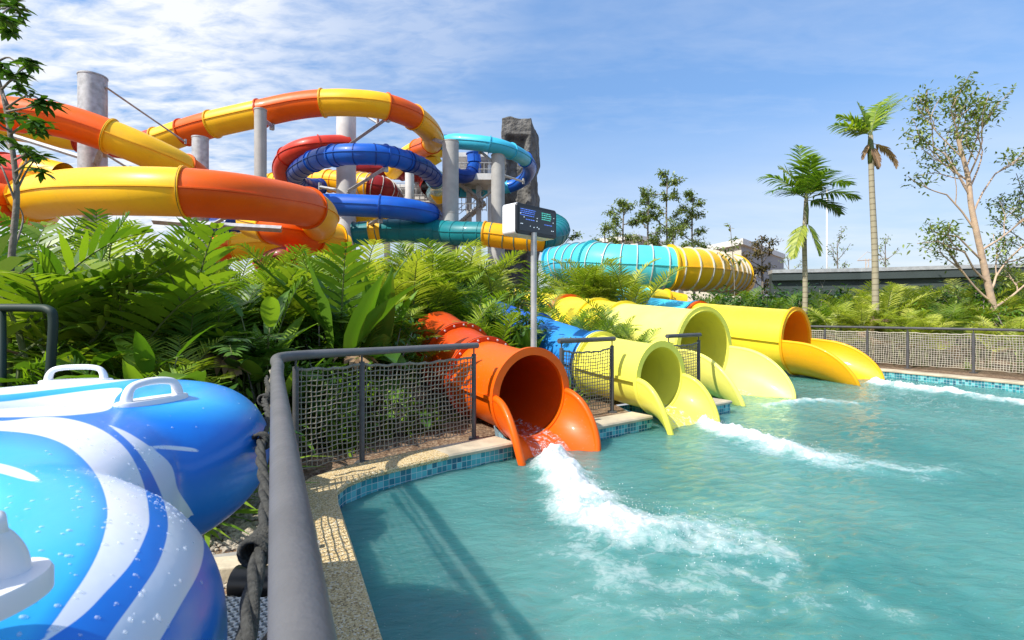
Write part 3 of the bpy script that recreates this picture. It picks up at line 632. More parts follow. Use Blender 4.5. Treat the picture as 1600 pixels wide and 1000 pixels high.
# ---- steel columns with bracket arms
def column(px, d, dia, ytop, ybase, mat, label, arms=(), cap=True):
    c = at(px, HY, d); zt = CZ-(ytop-HY)/F*d
    root = empty('steel_column', (c.x, c.y, 0), label, 'column', 'round steel columns carrying the slides')
    g = MB(); g.tube([(c.x, c.y, -.05), (c.x, c.y, zt)], dia/2, 40); o = g.build('shaft', M[mat], root, smooth=True); autosmooth(o, 50)
    g = MB()
    for z in [zz for zz in np.arange(3.2, zt-1, 4.4)]: 
        an = annulus(Vector((c.x, c.y, z)), Vector((0, 0, 1)), Vector((1, 0, 0)), Vector((0, 1, 0)), dia/2-.01, dia/2+.012, .05, 40); g.add(an.v, an.f)
    if g.v: g.build('weld_band', M[mat], root)
    if cap:
        g = MB(); an = annulus(Vector((c.x, c.y, zt)), Vector((0, 0, 1)), Vector((1, 0, 0)), Vector((0, 1, 0)), dia/2-.05, dia/2+.02, .06, 40); g.add(an.v, an.f); g.build('top_rim', M[mat], root)
    g = MB(); g.box((c.x, c.y, .0), (dia*1.7, dia*1.7, .08)); g.build('base_plate', M[mat], root)
    for (x0, y0, d0, x1, y1, d1, w) in arms:
        g = MB(); a = at(x0, y0, d0); b_ = at(x1, y1, d1)
        g.tube([a, b_], w, 4); g.tube([b_-Vector((0, 0, w*2)), b_+Vector((0, 0, w*3))], w*1.2, 4); g.build('bracket_arm', M['galv'], root)
    return root
column(145, 22.5, 1.05, 120, 400, 'galv', 'tall galvanised column with a slack steel tie, leftmost above the slides',
    arms=[(165, 136, 22.5, 290, 222, 27, .05), (150, 258, 22.3, 162, 226, 21.2, .12), (128, 246, 22.5, 20, 212, 27, .11), (163, 240, 22.3, 204, 265, 26, .06), (152, 215, 22.2, 163, 240, 21.2, .08)])
column(313, 25.5, .74, 216, 400, 'galv', 'mottled galvanised column under the orange joint of the topmost slide')
column(407, 26, .58, 172, 400, 'paintgrey', 'slim pale column holding the topmost slide up at its left bend', arms=[(412, 188, 26, 425, 196, 28, .12)])
column(541, 33, 1.22, 178, 400, 'lightcol', 'thickest column, in the middle of the orange and blue loops',
    arms=[(546, 226, 32.4, 606, 184, 28.6, .12), (545, 298, 32.4, 603, 262, 29.2, .12), (545, 300, 32.4, 500, 292, 36, .1), (573, 182, 32, 590, 192, 30, .08), (556, 362, 32.2, 594, 342, 29.3, .12)])
column(640, 38, .66, 265, 400, 'lightcol', 'slender pale column between the thickest column and the broad centre one')
column(704, 31, .98, 222, 400, 'paintgrey', 'broad grey column left of the rock tower, crossed by slanting shadows', arms=[(700, 226, 31, 668, 214, 32.5, .12)])
column(778, 35, .92, 243, 400, 'paintgrey', 'broad grey column standing in front of the rock tower', arms=[(776, 258, 35, 750, 236, 35, .1), (772, 240, 34.8, 766, 234, 34.6, .1), (781, 272, 35, 818, 284, 42, .09), (772, 296, 35, 752, 312, 42, .09)])
column(1016, 24.3, .42, 448, 500, 'galv', 'short steel column under the big ribbed aqua tube')
# support beam glimpsed under the biggest loop
root = empty('support_beam', at(330, 492, 16.5), 'long dark steel beam running just above the hedge under the biggest loop', 'steel beam')
root.location.z = 0
g = MB(); g.tube([at(240, 345, 19), at(330, 352, 19), at(440, 358, 19.5)], .13, 4); g.build('beam', M['galv'], root)
g = MB(); g.tube([at(320, 352, 19), at(320, 480, 19)], .2, 12); g.build('post', M['galv'], root)
g = MB(); g.tube([at(330, 352, 19), at(372, 330, 18.6)], .08, 4); g.build('brace', M['galv'], root)
# ------------------------------------------------------------------ net fences
def post(root, p, h, r, mat, fitting=True):
    g = MB(); g.tube([(p[0], p[1], -.03), (p[0], p[1], h-.10)], r, 14); g.tube([(p[0], p[1], h-.10), (p[0], p[1], h)], r*.35, 8)
    o = g.build('post', mat, root, smooth=True); autosmooth(o)
    g = MB(); g.box((p[0], p[1], -.02), (.12, .12, .03)); g.build('base_plate', mat, o)
def net(root, a, b_, z0, z1, cell, r, mat, sag=.04, seed=1, name='net_panel', rope_r=.014, ropemat=None):
    """square-mesh cord net hung between two posts; its top edge sags a little"""
    rr = random.Random(seed); a = Vector((a[0], a[1], 0)); b_ = Vector((b_[0], b_[1], 0)); L = (b_-a).length; d = (b_-a)/L; nrm = Vector((-d.y, d.x, 0))
    nx = max(2, int(L/cell)); nz = int((z1-z0)/cell); g = MB()
    def pt(i, j):
        s = i/nx; q = j/nz; zt = z1-sag*4*s*(1-s)
        wob = .006*math.sin(i*1.7+j*.9+seed)+.005*math.sin(j*2.3-i*.6)
        blow = .03*math.sin(math.pi*s)*math.sin(math.pi*q)
        return a+d*(L*s+wob*.8)+nrm*(blow+wob*.4)+Vector((0, 0, z0+(zt-z0)*q+wob))
    for i in range(nx+1): g.tube([pt(i, j) for j in range(0, nz+1, 2)]+([pt(i, nz)] if nz % 2 else []), r, 4, caps=False)
    for j in range(nz+1): g.tube([pt(i, j) for i in range(0, nx+1, 2)]+([pt(nx, j)] if nx % 2 else []), r, 4, caps=False)
    g.build(name, mat, root, smooth=True)
    g = MB(); g.tube([pt(i, nz)+Vector((0, 0, .006)) for i in range(nx+1)], rope_r, 6)
    for i in range(1, nx, 2):      # lashing turns round the edge rope
        p = pt(i, nz)+Vector((0, 0, .006)); g.tube([p-d*.008, p+d*.008], rope_r*1.35, 6)
    for e in (0, nx):
        g.tube([pt(e, j) for j in range(0, nz+1)], rope_r*.8, 5)
    g.build('edge_rope', ropemat or mat, root, smooth=True)
H = 1.10
# near fence: long rail from beside the camera to the corner, then along the coping to the orange slide
nf = empty('net_fence', (-2.0, 4.4, 0), 'near grey pipe fence with netting, bending round the pool corner beside the raft', 'fence', 'net fences round the pool')
def rl(d): return (0.035-.470*d, d)
corner = [rl(-1.6), rl(0.0), rl(.5), rl(1.2), rl(2.2), rl(3.2), (-1.70, 3.72), (-1.88, 4.08), (-1.98, 4.34), (-1.99, 4.55), (-1.90, 4.76), (-1.74, 4.94), (-1.51, 5.15), (-1.0, 5.64), (-.42, 6.20)]
pts = crom([(x, y, H) for x, y in corner], 8)
g = MB(); g.tube(pts, [.036+.010*max(0, 1-abs(p.y-4.45)/1.8) if p.y < 4.45 else .036+.010*max(0, 1-abs(p.y-4.45)/1.0) for p in pts], 24); o = g.build('top_rail', M['railnear'], nf, smooth=True); autosmooth(o, 60)
NP = [rl(.2), rl(2.2), rl(4.0), (-1.96, 4.64), (-1.51, 5.15), (-.46, 6.18)]
for p in NP[1:2]: post(nf, p, H, .028, M['rail'])
for p in NP[3:]: post(nf, p, H, .028, M['rail'])
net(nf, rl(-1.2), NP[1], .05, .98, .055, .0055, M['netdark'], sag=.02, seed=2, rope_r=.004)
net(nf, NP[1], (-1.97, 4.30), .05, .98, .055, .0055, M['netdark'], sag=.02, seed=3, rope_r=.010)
net(nf, NP[3], NP[4], .06, .97, .050, .0055, M['net'], sag=.02, seed=4)
net(nf, NP[4], NP[5], .06, .96, .050, .0055, M['net'], sag=.03, seed=5)
# thick laid rope slung under the near rail
g = MB(); n = 150
cl = [Vector((rl(d)[0]-.062+.012*math.sin(d*6), d, .985-.02*math.sin(d*2.1))) for d in np.linspace(.35, 4.1, n)]
for k in range(3):
    P = []
    for i, c in enumerate(cl):
        a = i*.42+k*2*math.pi/3
        P.append(c+Vector((math.cos(a)*.0085, 0, math.sin(a)*.0085)))
    g.tube(P, .0095, 8)
g.build('laid_rope', M['rope'], nf, smooth=True)
for dd, nn in ((.62, 3), (1.10, 5), (1.9, 3), (2.9, 3)):      # cord whipped round the rope and tied up to the rail
    g = MB(); c = Vector((rl(dd)[0]-.062+.012*math.sin(dd*6), dd, .985-.02*math.sin(dd*2.1)))
    P = [c+Vector((math.cos(a)*.030, (a/(2*math.pi*nn)-.5)*.014*nn, math.sin(a)*.030)) for a in np.linspace(0, 2*math.pi*nn, 16*nn)]
    g.tube(P, .0065, 6)
    g.build('rope_lashing', M['rope'], nf, smooth=True)
# rope knot hanging at the corner post
g = MB(); c = Vector((-2.06, 4.35, .9)); g.tube([c+Vector((.02*math.sin(k*.9), .02*math.cos(k*.9), -.035*k+.1)) for k in range(12)], .016, 6); g.build('rope_tail', M['net'], nf, smooth=True)
def short_fence(a, b_, label, ext=.05):
    root = empty('net_fence', (a[0], a[1], 0), label, 'fence', 'net fences round the pool')
    d = Vector((b_[0]-a[0], b_[1]-a[1], 0)).normalized()
    g = MB(); g.tube([Vector((a[0], a[1], H))-d*ext, Vector((b_[0], b_[1], H))+d*ext], .036, 16); o = g.build('top_rail', M['rail'], root, smooth=True); autosmooth(o, 60)
    post(root, a, H, .03, M['rail']); post(root, b_, H, .03, M['rail'])
    net(root, a, b_, .06, .96, .05, .0055, M['net'], sag=.05, seed=int(a[0]*7)+9)
    return root
short_fence((.70, 7.25), (1.54, 7.88), 'short net fence panel between the orange slide and the lemon slide')
short_fence((2.72, 8.90), (3.47, 9.52), 'short net fence panel between the lemon slide and the wide pale yellow slide')
# far fence
ff_ = empty('net_fence', (10.5, 15, 0), 'long far net fence on the right bank of the pool', 'fence', 'net fences round the pool')
FP = [(8.6, 17.3), (9.9, 16.2), (10.55, 15.2), (11.05, 14.3), (11.85, 13.15), (12.3, 12.1), (12.75, 10.9), (13.3, 9.4), (14.2, 7.4)]
g = MB(); g.tube(crom([(x, y, H) for x, y in FP], 5), .034, 12); g.build('top_rail', M['rail'], ff_, smooth=True)
for p in FP: post(ff_, p, H, .035, M['rail'])
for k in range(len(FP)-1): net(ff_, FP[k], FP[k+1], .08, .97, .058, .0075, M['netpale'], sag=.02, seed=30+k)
# ------------------------------------------------------------------ information screen on a post
def screen_sign():
    c = at(834, 492, 8.3); root = empty('display_sign', (c.x, c.y, 0), 'black electronic display with blue and green dotted lines in a white case on a post', 'sign')
    g = MB(); g.tube([(c.x, c.y, -.05), (c.x, c.y, 2.80)], .05, 20); o = g.build('pole', M['galv'], root, smooth=True); autosmooth(o)
    g = MB(); g.box((c.x, c.y, -.01), (.24, .24, .03)); g.build('base_plate', M['galv'], root)
    a = Vector(at(805, 492, 8.05)); a.z = 0; b_ = Vector(at(868, 492, 8.75)); b_.z = 0; X_ = (b_-a).normalized(); W = (b_-a).length; Nn = Vector((X_.y, -X_.x, 0)); H_ = .50; zc = 3.0; ctr = (a+b_)/2
    rot = Matrix((X_, Nn, Vector((0, 0, 1)))).transposed()
    def rbox(cen, w, d, h, rad, n=6):
        g = MB(); out = []
        for (sx, sz, a0) in ((1, 1, 0), (-1, 1, 90), (-1, -1, 180), (1, -1, 270)):
            for k in range(n+1):
                an = R(a0+90*k/n); out.append((sx*(w/2-rad)+rad*math.cos(an), sz*(h/2-rad)+rad*math.sin(an)))
        m_ = len(out)
        for dd in (-d/2, d/2): g.v += [tuple(cen+X_*x+Nn*dd+Vector((0, 0, z))) for x, z in out]
        g.f = [tuple(range(m_))[::-1], tuple(range(m_, 2*m_))]+[(k, (k+1) % m_, m_+(k+1) % m_, m_+k) for k in range(m_)]; g.m = [0]*len(g.f); g.a = [.5]*len(g.f); return g
    z3 = Vector((0, 0, zc))
    o = rbox(ctr+z3-Nn*.15, W, .28, H_, .06).build('case', M['white'], root); bevel(o, .008, 2)
    o = rbox(ctr+z3+Nn*.005, W-.015, .04, H_-.015, .055).build('front_bezel', M['black'], root); bevel(o, .006, 2)
    m, t, b = newmat('dark_display_glass'); b.inputs['Base Color'].default_value = (.03, .035, .045, 1); b.inputs['Roughness'].default_value = .25; M['glass'] = m
    sc_o = rbox(ctr+z3+Nn*.027, W-.12, .008, H_-.12, .012).build('screen', M['glass'], root)
    def led(name, c_, s_):
        m, t, b = newmat(name); b.inputs['Base Color'].default_value = (*c_, 1); b.inputs['Emission Color'].default_value = (*c_, 1); b.inputs['Emission Strength'].default_value = s_; return m
    M['ledb'] = led('blue_leds', (.12, .25, .9), .55); M['ledg'] = led('green_leds', (.12, .75, .6), .45); M['ledw'] = led('white_leds', (.8, .9, 1), .5)
    random.seed(3)
    g = MB()
    def dash(x0, x1, z, m, hgt=.011, gap=.45):
        x = x0
        while x < x1:
            w = random.choice((.012, .018, .03, .04)); w = min(w, x1-x)
            g.box(ctr+z3+Nn*.033+X_*(x+w/2)+Vector((0, 0, z)), (w, .004, hgt), rot=rot, m=m); x += w+.009+random.random()*.008
    hw = (W-.12)/2
    for z in (.155, .125, .095, .060): dash(-hw+.03, -hw+.40-random.random()*.05, z, 0)
    for z in (.150, .118, .082, .048): dash(.10, .10+.27-random.random()*.07, z, 1, .013)
    dash(-hw+.15, -hw+.36, .0, 0); dash(.17, .36, -.035, 0)
    for (x, z) in ((-hw+.02, .08), (-hw+.10, .03), (-.02, .045), (-.03, .0), (hw-.03, .10), (hw-.05, .02), (-hw+.03, -.08), (-hw+.06, -.08), (-hw+.25, -.10), (-.10, -.11), (-.02, -.10), (.02, -.12), (hw-.09, -.12), (hw-.05, -.12)): dash(x, x+.02, z, 2, .012)
    g.build('dotted_text', [M['ledb'], M['ledg'], M['ledw']], sc_o)
screen_sign()
# ------------------------------------------------------------------ rock tower
def rock_tower():
    D = 46.0; x0, x1 = xat(784, D), xat(831, D); W = x1-x0; top = CZ-(184-HY)/F*D
    root = empty('rock_tower', ((x0+x1)/2, D, 0), 'tall grey artificial rock monolith with a recessed front panel', 'rock tower')
    dep = 5.2; cx = (x0+x1)/2; rz = R(-8)
    nseg = 46
    def wall(P0, P1, z0, z1, nx, nz, n_, rough=.30, seed=0):
        g = MB(); P0 = Vector(P0); P1 = Vector(P1)
        for j in range(nz+1):
            for i in range(nx+1):
                p = P0.lerp(P1, i/nx); z = z0+(z1-z0)*j/nz
                r_ = (vfbm(np.array([i/nx*(P1-P0).length*.9+seed*7.3]), np.array([z*.9]), 1.0, 4, 60+seed)[0]-.5)*2*rough
                if i in (0, nx): r_ *= .2
                g.v.append((p.x+n_[0]*r_, p.y+n_[1]*r_, z+(0 if j not in (nz,) else .3*math.sin(i*1.9+seed))))
        for j in range(nz):
            for i in range(nx):
                a = j*(nx+1)+i; g.f.append((a, a+1, a+nx+2, a+nx+1))
        g.m = [0]*len(g.f); g.a = [.5]*len(g.f); return g
    A = (x0, D, 0); B = (x1, D+.2, 0); C_ = (x1+.9, D+dep, 0); E = (x0+.5, D+dep, 0)
    # body as a closed rough prism: dense icosphere-like grid with real relief
    bm = bmesh.new()
    r = bmesh.ops.create_cube(bm, size=1)
    for v in bm.verts:
        v.co = Vector((v.co.x*W+cx, D+dep/2+v.co.y*dep, (v.co.z+.5)*top))
        if v.co.y > D+1: v.co.x += .9 if v.co.x > cx else .6
    bmesh.ops.subdivide_edges(bm, edges=bm.edges[:], cuts=5, use_grid_fill=True)
    bmesh.ops.subdivide_edges(bm, edges=[e for e in bm.edges if abs(e.verts[0].co.z-e.verts[1].co.z) > 1], cuts=11, use_grid_fill=True)
    bmesh.ops.subdivide_edges(bm, edges=bm.edges[:], cuts=1, use_grid_fill=True)
    # recess in the front face
    bm.normal_update()
    for v in bm.verts:
        if abs(v.co.y-D) < .25:
            u_ = (v.co.x-x0)/W
            if .24 < u_ < .80 and 2 < v.co.z < top-1.6: v.co.y += .9
    X_ = np.array([v.co.x for v in bm.verts]); Y_ = np.array([v.co.y for v in bm.verts]); Z_ = np.array([v.co.z for v in bm.verts])
    n1_ = vfbm(X_*1.1+Y_*.9, Z_*.8, 1, 4, 11)-.5; n2_ = vfbm(Y_*1.1-X_*.7+9, Z_*.9+4, 1, 4, 15)-.5; n3_ = vfbm(X_*1.3, Y_*1.3+Z_*.5, 1.4, 3, 19)-.5
    for v, a, b2, c in zip(bm.verts, n1_, n2_, n3_): v.co += Vector((a*.65, b2*.55, c*.6))
    me = bpy.data.meshes.new('rock_body'); bm.to_mesh(me); bm.free()
    m = simple('grey_cast_rock', (.17, .165, .155), rough=.95, noise=.25, nscale=1.2, bump=1.0, bscale=3.2, var2=(.06, .058, .055)); t = m.node_tree
    for n_ in t.nodes:
        if n_.type == 'BUMP': n_.inputs['Distance'].default_value = .25
    me.materials.append(m); M['rock'] = m
    o = bpy.data.objects.new('rock_body', me); COL.objects.link(o); o.parent = root; o.matrix_parent_inverse = Matrix.Translation(-root.location)
    sb = o.modifiers.new('s', 'SUBSURF'); sb.levels = 1; sb.render_levels = 1
rock_tower()
# ------------------------------------------------------------------ slide tower: decks, stair, railings
def start_tower():
    D = 42.0
    root = empty('slide_tower', (xat(740, D), D, 0), 'pale concrete slide tower with decks, railings and a canopy behind the middle columns', 'slide tower')
    def slab(px0, px1, py, th, d0, d1, name='deck', mat='lightcol'):
        x0, x1 = xat(px0, D), xat(px1, D); z = CZ-(py-HY)/F*D
        g = MB(); g.box(((x0+x1)/2, (d0+d1)/2, z-th/2), (x1-x0, d1-d0, th)); o = g.build(name, M[mat], root); return z
    M['buff'] = simple('buff_wall', (.50, .44, .36), rough=.85, noise=.1)
    M['dark'] = simple('opening_shade', (.05, .045, .04), rough=.8)  # near-black panel colour standing for shade inside the open deck
    slab(702, 762, 238, .35, 42, 47, 'canopy_roof'); slab(700, 772, 276, .5, 41, 47); slab(598, 700, 307, .45, 42, 48); slab(596, 690, 288, .25, 42, 47, 'canopy_roof', 'offwhite')
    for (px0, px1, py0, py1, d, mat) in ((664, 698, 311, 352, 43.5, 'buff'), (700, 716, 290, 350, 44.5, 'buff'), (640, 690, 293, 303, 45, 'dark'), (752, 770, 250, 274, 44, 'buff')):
        x0, x1 = xat(px0, d), xat(px1, d); z0 = CZ-(py1-HY)/F*d; z1 = CZ-(py0-HY)/F*d
        g = MB(); g.box(((x0+x1)/2, d, (z0+z1)/2), (x1-x0, .3, z1-z0)); g.build('wall', M[mat], root)
    for px in (605, 640, 672, 698, 733, 748, 766):
        x = xat(px, D+1); g = MB(); g.box((x, D+1, 7), (.42, .42, 14.0 if px > 700 else 12.0)); g.build('pillar', M['lightcol'], root)
    M['steel'] = simple('rail_steel', (.42, .42, .42), rough=.5, metal=.3)
    def railing(px0, px1, py, d, h=1.1, n=9):
        x0, x1 = xat(px0, d), xat(px1, d); z = CZ-(py-HY)/F*d; g = MB()
        for q in (0, .5, 1): g.tube([(x0, d, z+h*(1-q*.9)), (x1, d, z+h*(1-q*.9))], .035, 5)
        for k in range(n+1): x = x0+(x1-x0)*k/n; g.tube([(x, d, z), (x, d, z+h)], .03, 5)
        g.build('railing', M['steel'], root)
    railing(702, 772, 276, 41.2); railing(600, 700, 307, 41.8, n=12); railing(702, 760, 330, 42)
    # stair flights
    for (pa, pb, ya, yb) in ((716, 756, 352, 318), (756, 716, 318, 286)):
        g = MB(); n = 14
        for k in range(n):
            q = k/n; x = xat(pa+(pb-pa)*q, 43); z = CZ-(ya+(yb-ya)*q-HY)/F*43; g.box((x, 43, z), (.3, 1.6, .10))
        for yy in (42.2, 43.8):
            g.tube([(xat(pa, 43), yy, CZ-(ya-HY)/F*43), (xat(pb, 43), yy, CZ-(yb-HY)/F*43)], .09, 4)
            g.tube([(xat(pa, 43), yy, CZ-(ya-HY)/F*43+1.1), (xat(pb, 43), yy, CZ-(yb-HY)/F*43+1.1)], .03, 5)
        g.build('stair_flight', M['steel'], root)
start_tower()
# ------------------------------------------------------------------ buildings and walls beyond
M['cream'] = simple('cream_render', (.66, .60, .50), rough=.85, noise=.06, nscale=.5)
M['shadegrey'] = simple('shaded_side_grey', (.36, .35, .34), rough=.85, noise=.06, nscale=.5)  # grey that stands for shade on the buildings' right-hand sides
M['roofw'] = simple('pale_roof_edge', (.70, .68, .64), rough=.6, noise=.05)
M['window'] = simple('window_glass', (.05, .07, .09), rough=.1, noise=.1)
M['darkwall'] = simple('dark_green_grey_wall', (.045, .062, .062), rough=.7, noise=.1, nscale=1)
M['terracotta'] = simple('terracotta', (.42, .20, .12), rough=.8, noise=.15)
def prism(root, name, mat, P, z0, z1):
    g = MB(); n = len(P); g.add([(x, y, z0) for x, y in P]+[(x, y, z1) for x, y in P], [tuple(range(n))[::-1], tuple(range(n, 2*n))]+[(k, (k+1) % n, n+(k+1) % n, n+k) for k in range(n)])
    return g.build(name, M[mat], root)
def building1():
    D = 58; root = empty('building', (xat(1160, D), D, 0), 'cream flat roofed building with a grey shaded side, behind the ribbed tube', 'building')
    c = (xat(1158, D), D); l = (xat(1060, 70), 70); r = (xat(1236, 70), 72); bk = (l[0]+(r[0]-c[0]), l[1]+(r[1]-c[1]))
    zt = CZ-(383-HY)/F*D
    prism(root, 'walls', 'cream', [l, c, r, bk], 0, zt)
    def ex(p, k=.6): cx = (l[0]+r[0])/2; cy = 70; return (cx+(p[0]-cx)*1.05, cy+(p[1]-cy)*1.08)
    prism(root, 'roof', 'roofw', [ex(l), ex(c), ex(r), ex(bk)], zt, zt+.65)
    # shaded side: shade painted on as a grey panel; windows and canopy
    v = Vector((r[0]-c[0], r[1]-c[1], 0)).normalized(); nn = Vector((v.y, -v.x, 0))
    prism(root, 'side_shade', 'shadegrey', [(c[0]+nn.x*.06, c[1]+nn.y*.06), (r[0]+nn.x*.06, r[1]+nn.y*.06), (r[0], r[1]), (c[0], c[1])], 0, zt-.1)
    for k in range(4):
        q = c[0]+v.x*(3.2+k*3.2), c[1]+v.y*(3.2+k*3.2)
        for zz in (1.2, 4.0):
            g = MB(); g.box((q[0]+nn.x*.1, q[1]+nn.y*.1, zz+.8), (1.8, .12, 1.7), rz=math.atan2(v.y, v.x)); w = g.build('window_frame', M['roofw'], root)
            g = MB(); g.box((q[0]+nn.x*.17, q[1]+nn.y*.17, zz+.8), (1.55, .05, 1.45), rz=math.atan2(v.y, v.x)); g.build('pane', M['window'], w)
    prism(root, 'canopy', 'roofw', [(c[0]-.2, c[1]-.4), (c[0]+v.x*14+nn.x*1.4, c[1]+v.y*14+nn.y*1.4), (c[0]+v.x*14, c[1]+v.y*14), (c[0], c[1])], 3.7, 4.0)
building1()
def building2():
    D = 62; root = empty('building', (xat(985, D), D, 0), 'small cream building with a pale roof edge among the slim trees', 'building')
    x0, x1 = xat(945, D), xat(995, D); zt = CZ-(374-HY)/F*D
    prism(root, 'walls', 'cream', [(x0, D+3), (x1, D), (x1+5, D+6), (x0+5, D+10)], 0, zt)
    prism(root, 'roof', 'roofw', [(x0-.5, D+3), (x1, D-.6), (x1+5.6, D+6), (x0+5, D+10.6)], zt, zt+.5)
    prism(root, 'side_shade', 'shadegrey', [(x1+.05, D-.02), (x1+5.05, D+5.98), (x1+5, D+6.03), (x1, D+.03)], 0, zt-.1)  # this side's shade put on as a thin grey sheet
    for px in (960, 978):
        g = MB(); g.box((xat(px, D), D+2.0, zt-2.2), (.9, .5, 1.3), rz=R(-38)); g.build('window', M['window'], root)
building2()
def wall_back():
    root = empty('boundary_wall', (14, 23, 0), 'long dark green-grey wall with a flat metal coping behind the palms at right', 'wall')
    P = [(12.4, 24.5), (16.0, 23.6), (21.0, 21.5), (26, 19.5)]
    for k in range(3):
        a, b_ = Vector((*P[k], 0)), Vector((*P[k+1], 0)); d = (b_-a).normalized(); n_ = Vector((d.y, -d.x, 0)); zt = 3.45
        prism(root, 'wall_panel', 'darkwall', [a.xy[:], b_.xy[:], (b_-n_*.4).xy[:], (a-n_*.4).xy[:]], 0, zt)
        prism(root, 'coping', 'galv', [(a+n_*.25).xy[:], (b_+n_*.25).xy[:], (b_-n_*.6).xy[:], (a-n_*.6).xy[:]], zt, zt+.16)
        prism(root, 'fascia', 'darkwall', [(a+n_*.2).xy[:], (b_+n_*.2).xy[:], (b_+n_*.02).xy[:], (a+n_*.02).xy[:]], zt-.35, zt-.004)
wall_back()
c = at(1292, 300, 60); root = empty('mast', (c.x, 60, 0), 'tall thin white mast between the two palms', 'mast')
g = MB(); g.tube([(c.x, 60, 0), (c.x, 60, CZ+(492-296)/F*60)], [.11, .07], 10); g.build('pole', M['offwhite'], root, smooth=True)
g = MB(); g.box((c.x, 60, .1), (.6, .6, .2)); g.build('base_plate', M['offwhite'], root)
# construction crane far away on the horizon
c = at(1355, 404, 260); root = empty('tower_crane', (c.x, 260, 0), 'tiny orange tower crane far off above the dark wall', 'crane'); M['crane'] = simple('crane_orange', (.50, .40, .32), rough=.6)
g = MB()
for s_ in (-1, 1): g.tube([(c.x+s_*.8, 260, 0), (c.x+s_*.8, 260, 30)], .22, 4)
for k in range(10): g.tube([(c.x-.8, 260, k*3), (c.x+.8, 260, k*3+3)], .14, 4)
g.build('mast_frame', M['crane'], root)
g = MB(); g.tube([(c.x-5, 260, 29), (c.x+11, 260, 30)], .22, 4); g.tube([(c.x, 260, 33.5), (c.x+11, 260, 30)], .1, 4); g.tube([(c.x, 260, 33.5), (c.x-5, 260, 29)], .1, 4); g.build('jib', M['crane'], root)
# dark green pipe barrier at left
root = empty('pipe_barrier', (-3.6, 3.7, 0), 'dark green bent pipe barrier among the leaves at the left edge', 'barrier')
g = MB(); P = crom([at(-60, 482, 3.8), at(-20, 481, 3.8), at(50, 481, 3.78), at(76, 484, 3.75), at(83, 500, 3.75), at(80, 560, 3.75), at(74, 640, 3.75), at(66, 760, 3.75)], 8)
g.tube(P, .030, 16); o = g.build('bent_pipe', M['greenrail'], root, smooth=True)
g = MB(); g.tube([at(2, 482, 3.8), at(4, 800, 3.8)], .028, 14); g.build('upright', M['greenrail'], root, smooth=True)
# ground details near the fence foot: gravel, kerb board, drain with pipe
random.seed(8); g = MB(); M['stone'] = simple('mixed_gravel', (.46, .40, .31), rough=.9, noise=.3, nscale=40, var2=(.22, .19, .16))
ico = bmesh.new(); bmesh.ops.create_icosphere(ico, subdivisions=1, radius=1); iv = [v.co.copy() for v in ico.verts]; ifc = [tuple(v.index for v in f.verts) for f in ico.faces]; ico.free()
for k in range(2600):
    d = random.uniform(2.4, 5.0); x = -.03-.47*d-.06-abs(random.gauss(0, .45)); r_ = random.uniform(.008, .026)
    sx, sy, sz = random.uniform(.7, 1.4), random.uniform(.7, 1.4), random.uniform(.5, .9)
    g.add([(x+v.x*r_*sx, d+v.y*r_*sy, -.022+v.z*r_*sz) for v in iv], ifc)
o = g.build('gravel', M['stone']); tag(o, 'loose pale gravel between the raft and the near fence', 'gravel', kind='stuff')
root = empty('drain', (-1.3, 2.45, 0), 'plastic drain grate with a black pipe mouth beside the near fence', 'drain')
g = MB(); gx, gy = -1.30, 2.42
for k in range(9): g.box((gx-.16+k*.04, gy, .012), (.012, .42, .02)); 
for k in range(11): g.box((gx, gy-.2+k*.04, .013), (.34, .012, .018))
g.build('grate', M['offwhite'], root)
g = MB(); g.tube([(gx-.2, gy+.36, .02), (gx+.22, gy+.34, .02)], .085, 20, caps=False); g.build('pipe', M['black'], root, smooth=True)
root = empty('kerb_board', (-1.45, 2.95, 0), 'buff concrete kerb block lying beside the near fence', 'kerb block')
g = MB(); g.box((-1.47, 2.95, .02), (.55, .16, .09), rz=R(12)); o = g.build('block', M['travertine'], root); bevel(o, .01)
g = MB(); g.box((-1.5, 3.14, .0), (.6, .05, .07), rz=R(20)); g.build('edge_strip', M['concrete'], root)
